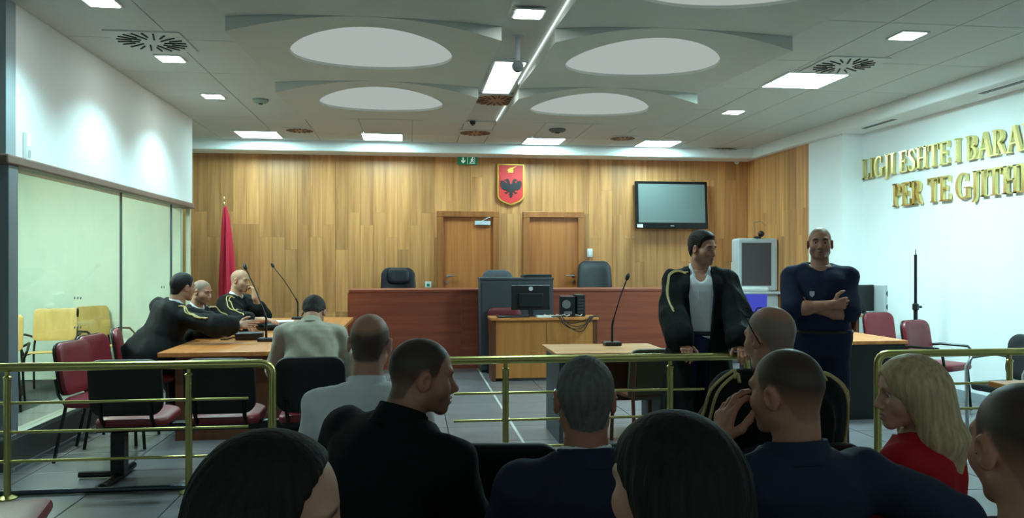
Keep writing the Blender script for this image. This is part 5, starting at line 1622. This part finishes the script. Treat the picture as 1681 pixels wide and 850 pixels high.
person('man in a navy blazer raising his hand with a wristwatch to his face', (1292, 572, 2.05), radians(0), lean=0, side=-2, head=(30, -2, -3),
       face=dict(shave=(.93, None, (42, 34, 30)), fade=.35), skin=(180, 130, 104), hfine=.0036, width=1.02,
       hands={'L': dict(at=(-.175, .12, 1.05), dir=(.22, .12, .95), palm=(1, .25, -.1), pole=(-.6, .1, -.9), curl=[.45, .4, .42, .5]), 'R': dict(at=(.56, .10, .72), dir=(1, .3, -.4), palm=(0, .2, -1), pole=(.3, -.9, .3))},
       clothes=(top_garment('jacket', C_NAVY2, .024, .88, -.13, 61, .006, (.04, .080, C_NAVY2), shoulder=.014), TR, SH, watch))
def bald_glasses(c):
    def tf(v): return tuple(c['H'] @ np.array(v) + c['hc'])
    for s in (-1, 1): MB().tube([tf((s * .084, -.035, -.02)), tf((s * .085, .0, .03)), tf((s * .074, .045, .085))], .0026, 6).build('spectacle_arm', M_BLACK, c['t'], smooth=True)
    for s in (-1, 1):
        MB().tube([tf((s * .036 + .028 * cos(a), .075 + .012 * sin(a), .098 + .018 * sin(a))) for a in [2 * pi * k / 16 for k in range(16)]], .0026, 6, closed=True).build('spectacle_rim', M_BLACK, c['t'], smooth=True)
    MB().tube([tf((-.01, .076, .1)), tf((.01, .076, .1))], .0024, 6).build('spectacle_bridge', M_BLACK, c['t'], smooth=True)
person('bald robed man with spectacles pushed up on his head', (1265, 503, 3.0), radians(4), lean=2, head=(14, -6, 0),
       face=dict(shave=(.8, .07, (118, 112, 106))), skin=(186, 134, 110), hfine=.004, width=1.08, fat=1.2,
       clothes=(ROBE_SIT(71), top_garment('shirt', C_WSHIRT, .003, .1, .25, 3, .0005, (.045, .070, C_WSHIRT)), TR, SH, gold_cord('robe', arm_cord(-1, -.035, .95, .17), .006), gold_cord('robe', arm_cord(-1, -.015, .95, .17), .006), gold_cord('robe', arm_cord(1, -.035, .95, .17), .006), gold_cord('robe', arm_cord(1, -.015, .95, .17), .006)), glasses=bald_glasses, head_shift=(0, 0, -.02), trap=.042)

def strands(amp=.0025, n=46, seed=0, part=0.0):
    def fn(X, Y, Z):
        a = np.arctan2(X - part, -(Y + .005)) ; v = np.sin(a * n + 3 * np.sin(Z * 9 + seed)) * .6 + np.sin(a * n * .43 + 5 * np.sin(Z * 5) + seed) 
        return amp * v * np.clip((.105 - Z) / .05, .15, 1)
    return fn
def long_hair(m, drop, h=.0045, front=(-.2, .05), width=.0, seed=0, sidepart=.02, face_cut=(.060, .085, .115), cut_at=(0, .125, -.045), tuck=False, back=.0, amp_=.0013):
    def make(HF):
        lo = np.array([-.16, -.19, -drop - .03]); hi = np.array([.16, .15, .15]); F = Field(lo, hi, h)
        F.add(ell((0, -.012, .034), (.087 + width * .3, .109, .094)), .02)
        F.add(ell((0, -.05, -.03), (.086 + width * .5, .075, .10)), .05)
        for k in range(-4, 5):
            a = radians(k * 24); x, y = .072 * sin(a), -.075 * cos(a) - .005
            if tuck and abs(k) == 4: continue
            dz = drop * (1 - .05 * abs(k) * .6)
            F.add(rcone((x, y, .01), (x * (1.15 + width * 4), y * 1.15 - back - .015, -dz * .6), .034, .034), .04)
            F.add(rcone((x * (1.15 + width * 4), y * 1.15 - .015 - back, -dz * .6), (x * (1.1 + width * 3), y * 1.1 - .01 - back * 1.4, -dz), .034, .020), .04)
        # the face and throat stay free
        F.sub(ell(cut_at, face_cut), .02)
        F.sub(rcone((0, .10, -.10), (0, .09, -drop - .1), .066, .066), .02)
        F.warp(strands(amp_, 62, seed, sidepart))
        return F, m
    return make
person('dark-haired woman in the nearest row turning her face towards the middle', (452, 716, 1.15), radians(-10), lean=6, twist=-8, head=(-78, -10, 6), fem=True,
       face=dict(lips=(140, 70, 70), brow=.9, browc=(40, 30, 26)), hair=long_hair(HBR, .26, .0038, width=.01, face_cut=(.13, .15, .125), cut_at=(0, .155, -.012)), skin=(196, 146, 120), hfine=.003, width=.9,
       clothes=(top_garment('blouse', cloth('blouse_dark', (24, 24, 28)), .014, .95, -.13, 81, .004), TR, SH))
person('dark-haired woman in the nearest row looking ahead, cheek just showing', (1100, 683, 1.24), radians(4), lean=4, head=(34, -4, 2), fem=True,
       face=dict(lips=(140, 70, 70)), hair=long_hair(HBR, .30, .0038, width=.012, seed=2, tuck=True, face_cut=(.125, .115, .125), cut_at=(0, .12, -.055)), skin=(196, 146, 120), hfine=.0032, width=.9,
       clothes=(top_garment('blouse', cloth('blouse_dark', (24, 24, 28)), .014, .95, -.13, 82, .004), TR, SH))
person('blonde woman in a red top shown in profile by the railing', (1493, 586, 2.45), radians(24), lean=4, twist=10, head=(52, -6, 0), fem=True, head_shift=(0, 0, -.03),
       face=dict(lips=(160, 70, 74), brow=.6, browc=(96, 74, 54)), hair=long_hair(HBL, .27, .0036, width=.035, seed=4, back=.012, amp_=.0006, face_cut=(.070, .080, .125)), skin=(206, 158, 134), hfine=.003, width=.92,
       clothes=(top_garment('red_top', C_RED, .012, .9, -.13, 91, .004), TR, SH))
person('close-cropped man cut off by the right picture edge', (1684, 628, 1.38), radians(4), lean=4, head=(-8, -2, 0),
       face=dict(shave=(.93, None, (40, 33, 30)), fade=.4), skin=(182, 130, 106), hfine=.0036,
       clothes=(top_garment('jacket', C_BLACKJ, .02, .96, -.13, 95, .005), TR, SH))

# --- standing men
def rail_hand(px, s, z=.885):
    return None
def belt(c):
    P = c['P']
    pts = [((.170 * c['width'] + .022) * cos(a), .152 * sin(a), P[2] + .02) for a in [2 * pi * k / 32 for k in range(32)]]
    MB().tube(pts, .016, 8, closed=True).build('belt', M_BLACK, c['t'], smooth=True)
def buttons(c):
    pts = np.array([c['up']((0, .17, z)) for z in (.34, .27, .20, .13, .06)]); pts = c['shirt'].project(pts, .001)
    for q in pts: MB().lathe([(0, 0), (.0055, 0), (.0055, .003), (0, .003)], 10, Matrix.Translation(q) @ Matrix.Rotation(radians(-90), 4, 'X')).build('button', M_OFFW, c['shirt_obj'], smooth=True)
    line = c['shirt'].project(np.array([c['up']((.016, .17, .36 - .02 * k)) for k in range(17)]), .0005)
    MB().tube([tuple(q) for q in line], .002, 6).build('placket_seam', C_WSHIRT, c['shirt_obj'], smooth=True)
person('robed man in an open collar white shirt standing with his hand on the railing', (1153, 382, 5.95), radians(166), sit=False, lean=4, head=(46, -6, 0),
       face=dict(stubble=.12, hair=(50, 42, 36)), hair=crop(.012, HB, vol=lambda X, Y, Z: .010 * np.clip((Z - .04) / .06, 0, 1)), trap=.042, skin=(186, 134, 108), hfine=.0032, width=1.06, fat=1.0,
       hands={'R': dict(at=(.15, .33, .90), dir=(-.2, .8, -.45), palm=(0, -.3, -1), curl=.5, pole=(.6, -.7, -.1)), 'L': dict(at=(-.25, .33, .90), dir=(0, .8, -.45), palm=(0, -.3, -1), curl=.5, pole=(-.5, -.8, -.1))},
       clothes=(top_garment('robe', C_ROBE, .028, .90, -.10, 101, .006, None, slit(.052, .088), (.025, .045), .004, robe_skirt_stand, drape=.008),
                top_garment('shirt', C_WSHIRT, .010, .7, .01, 102, .003, (.05, .072, C_WSHIRT, .03), vneck=.385), trousers(C_JEANS), SH, belt, buttons,
                gold_cord('robe', arm_cord(1, .06, .95), .006), gold_cord('robe', arm_cord(1, .045, .95), .006)))
def badge(c):
    q = c['tshirt'].project(np.array([[.07, .16, c['P'][2] + .29]]), .002)[0]
    MB().prism([(-.016, .02), (.016, .02), (.016, -.006), (0, -.022), (-.016, -.006)], 0, .004, Matrix.Translation(q) @ Matrix.Rotation(radians(-90), 4, 'X') @ Matrix.Rotation(pi, 4, 'Z') @ Matrix.Scale(1, 4)).build('chest_badge', M_STEEL, c['t'])
person('shaven-headed officer in a navy shirt standing with folded arms', (1346, 373, 5.85), radians(158), sit=False, lean=0, head=(-4, 4, 0),
       face=dict(stubble=.4, hair=(60, 48, 42), shave=(.5, None, (90, 74, 64)), browc=(40, 30, 26)), skin=(180, 130, 106), hfine=.0032, width=1.10, armr=1.12, trap=.046,
       hands={'R': dict(at=(-.05, .225, 1.15), dir=(-1, -.25, .10), palm=(0, -1, 0), pole=(.9, .1, -.5), curl=.75), 'L': dict(at=(.08, .165, 1.12), dir=(1, -.2, .05), palm=(0, -1, .1), pole=(-.9, .1, -.5), curl=.3)},
       clothes=(top_garment('tshirt', C_POLICE, .018, .46, .01, 111, .005, None, None, (.012, 0), 0), trousers(C_POLTR, .022), SH, belt, badge))
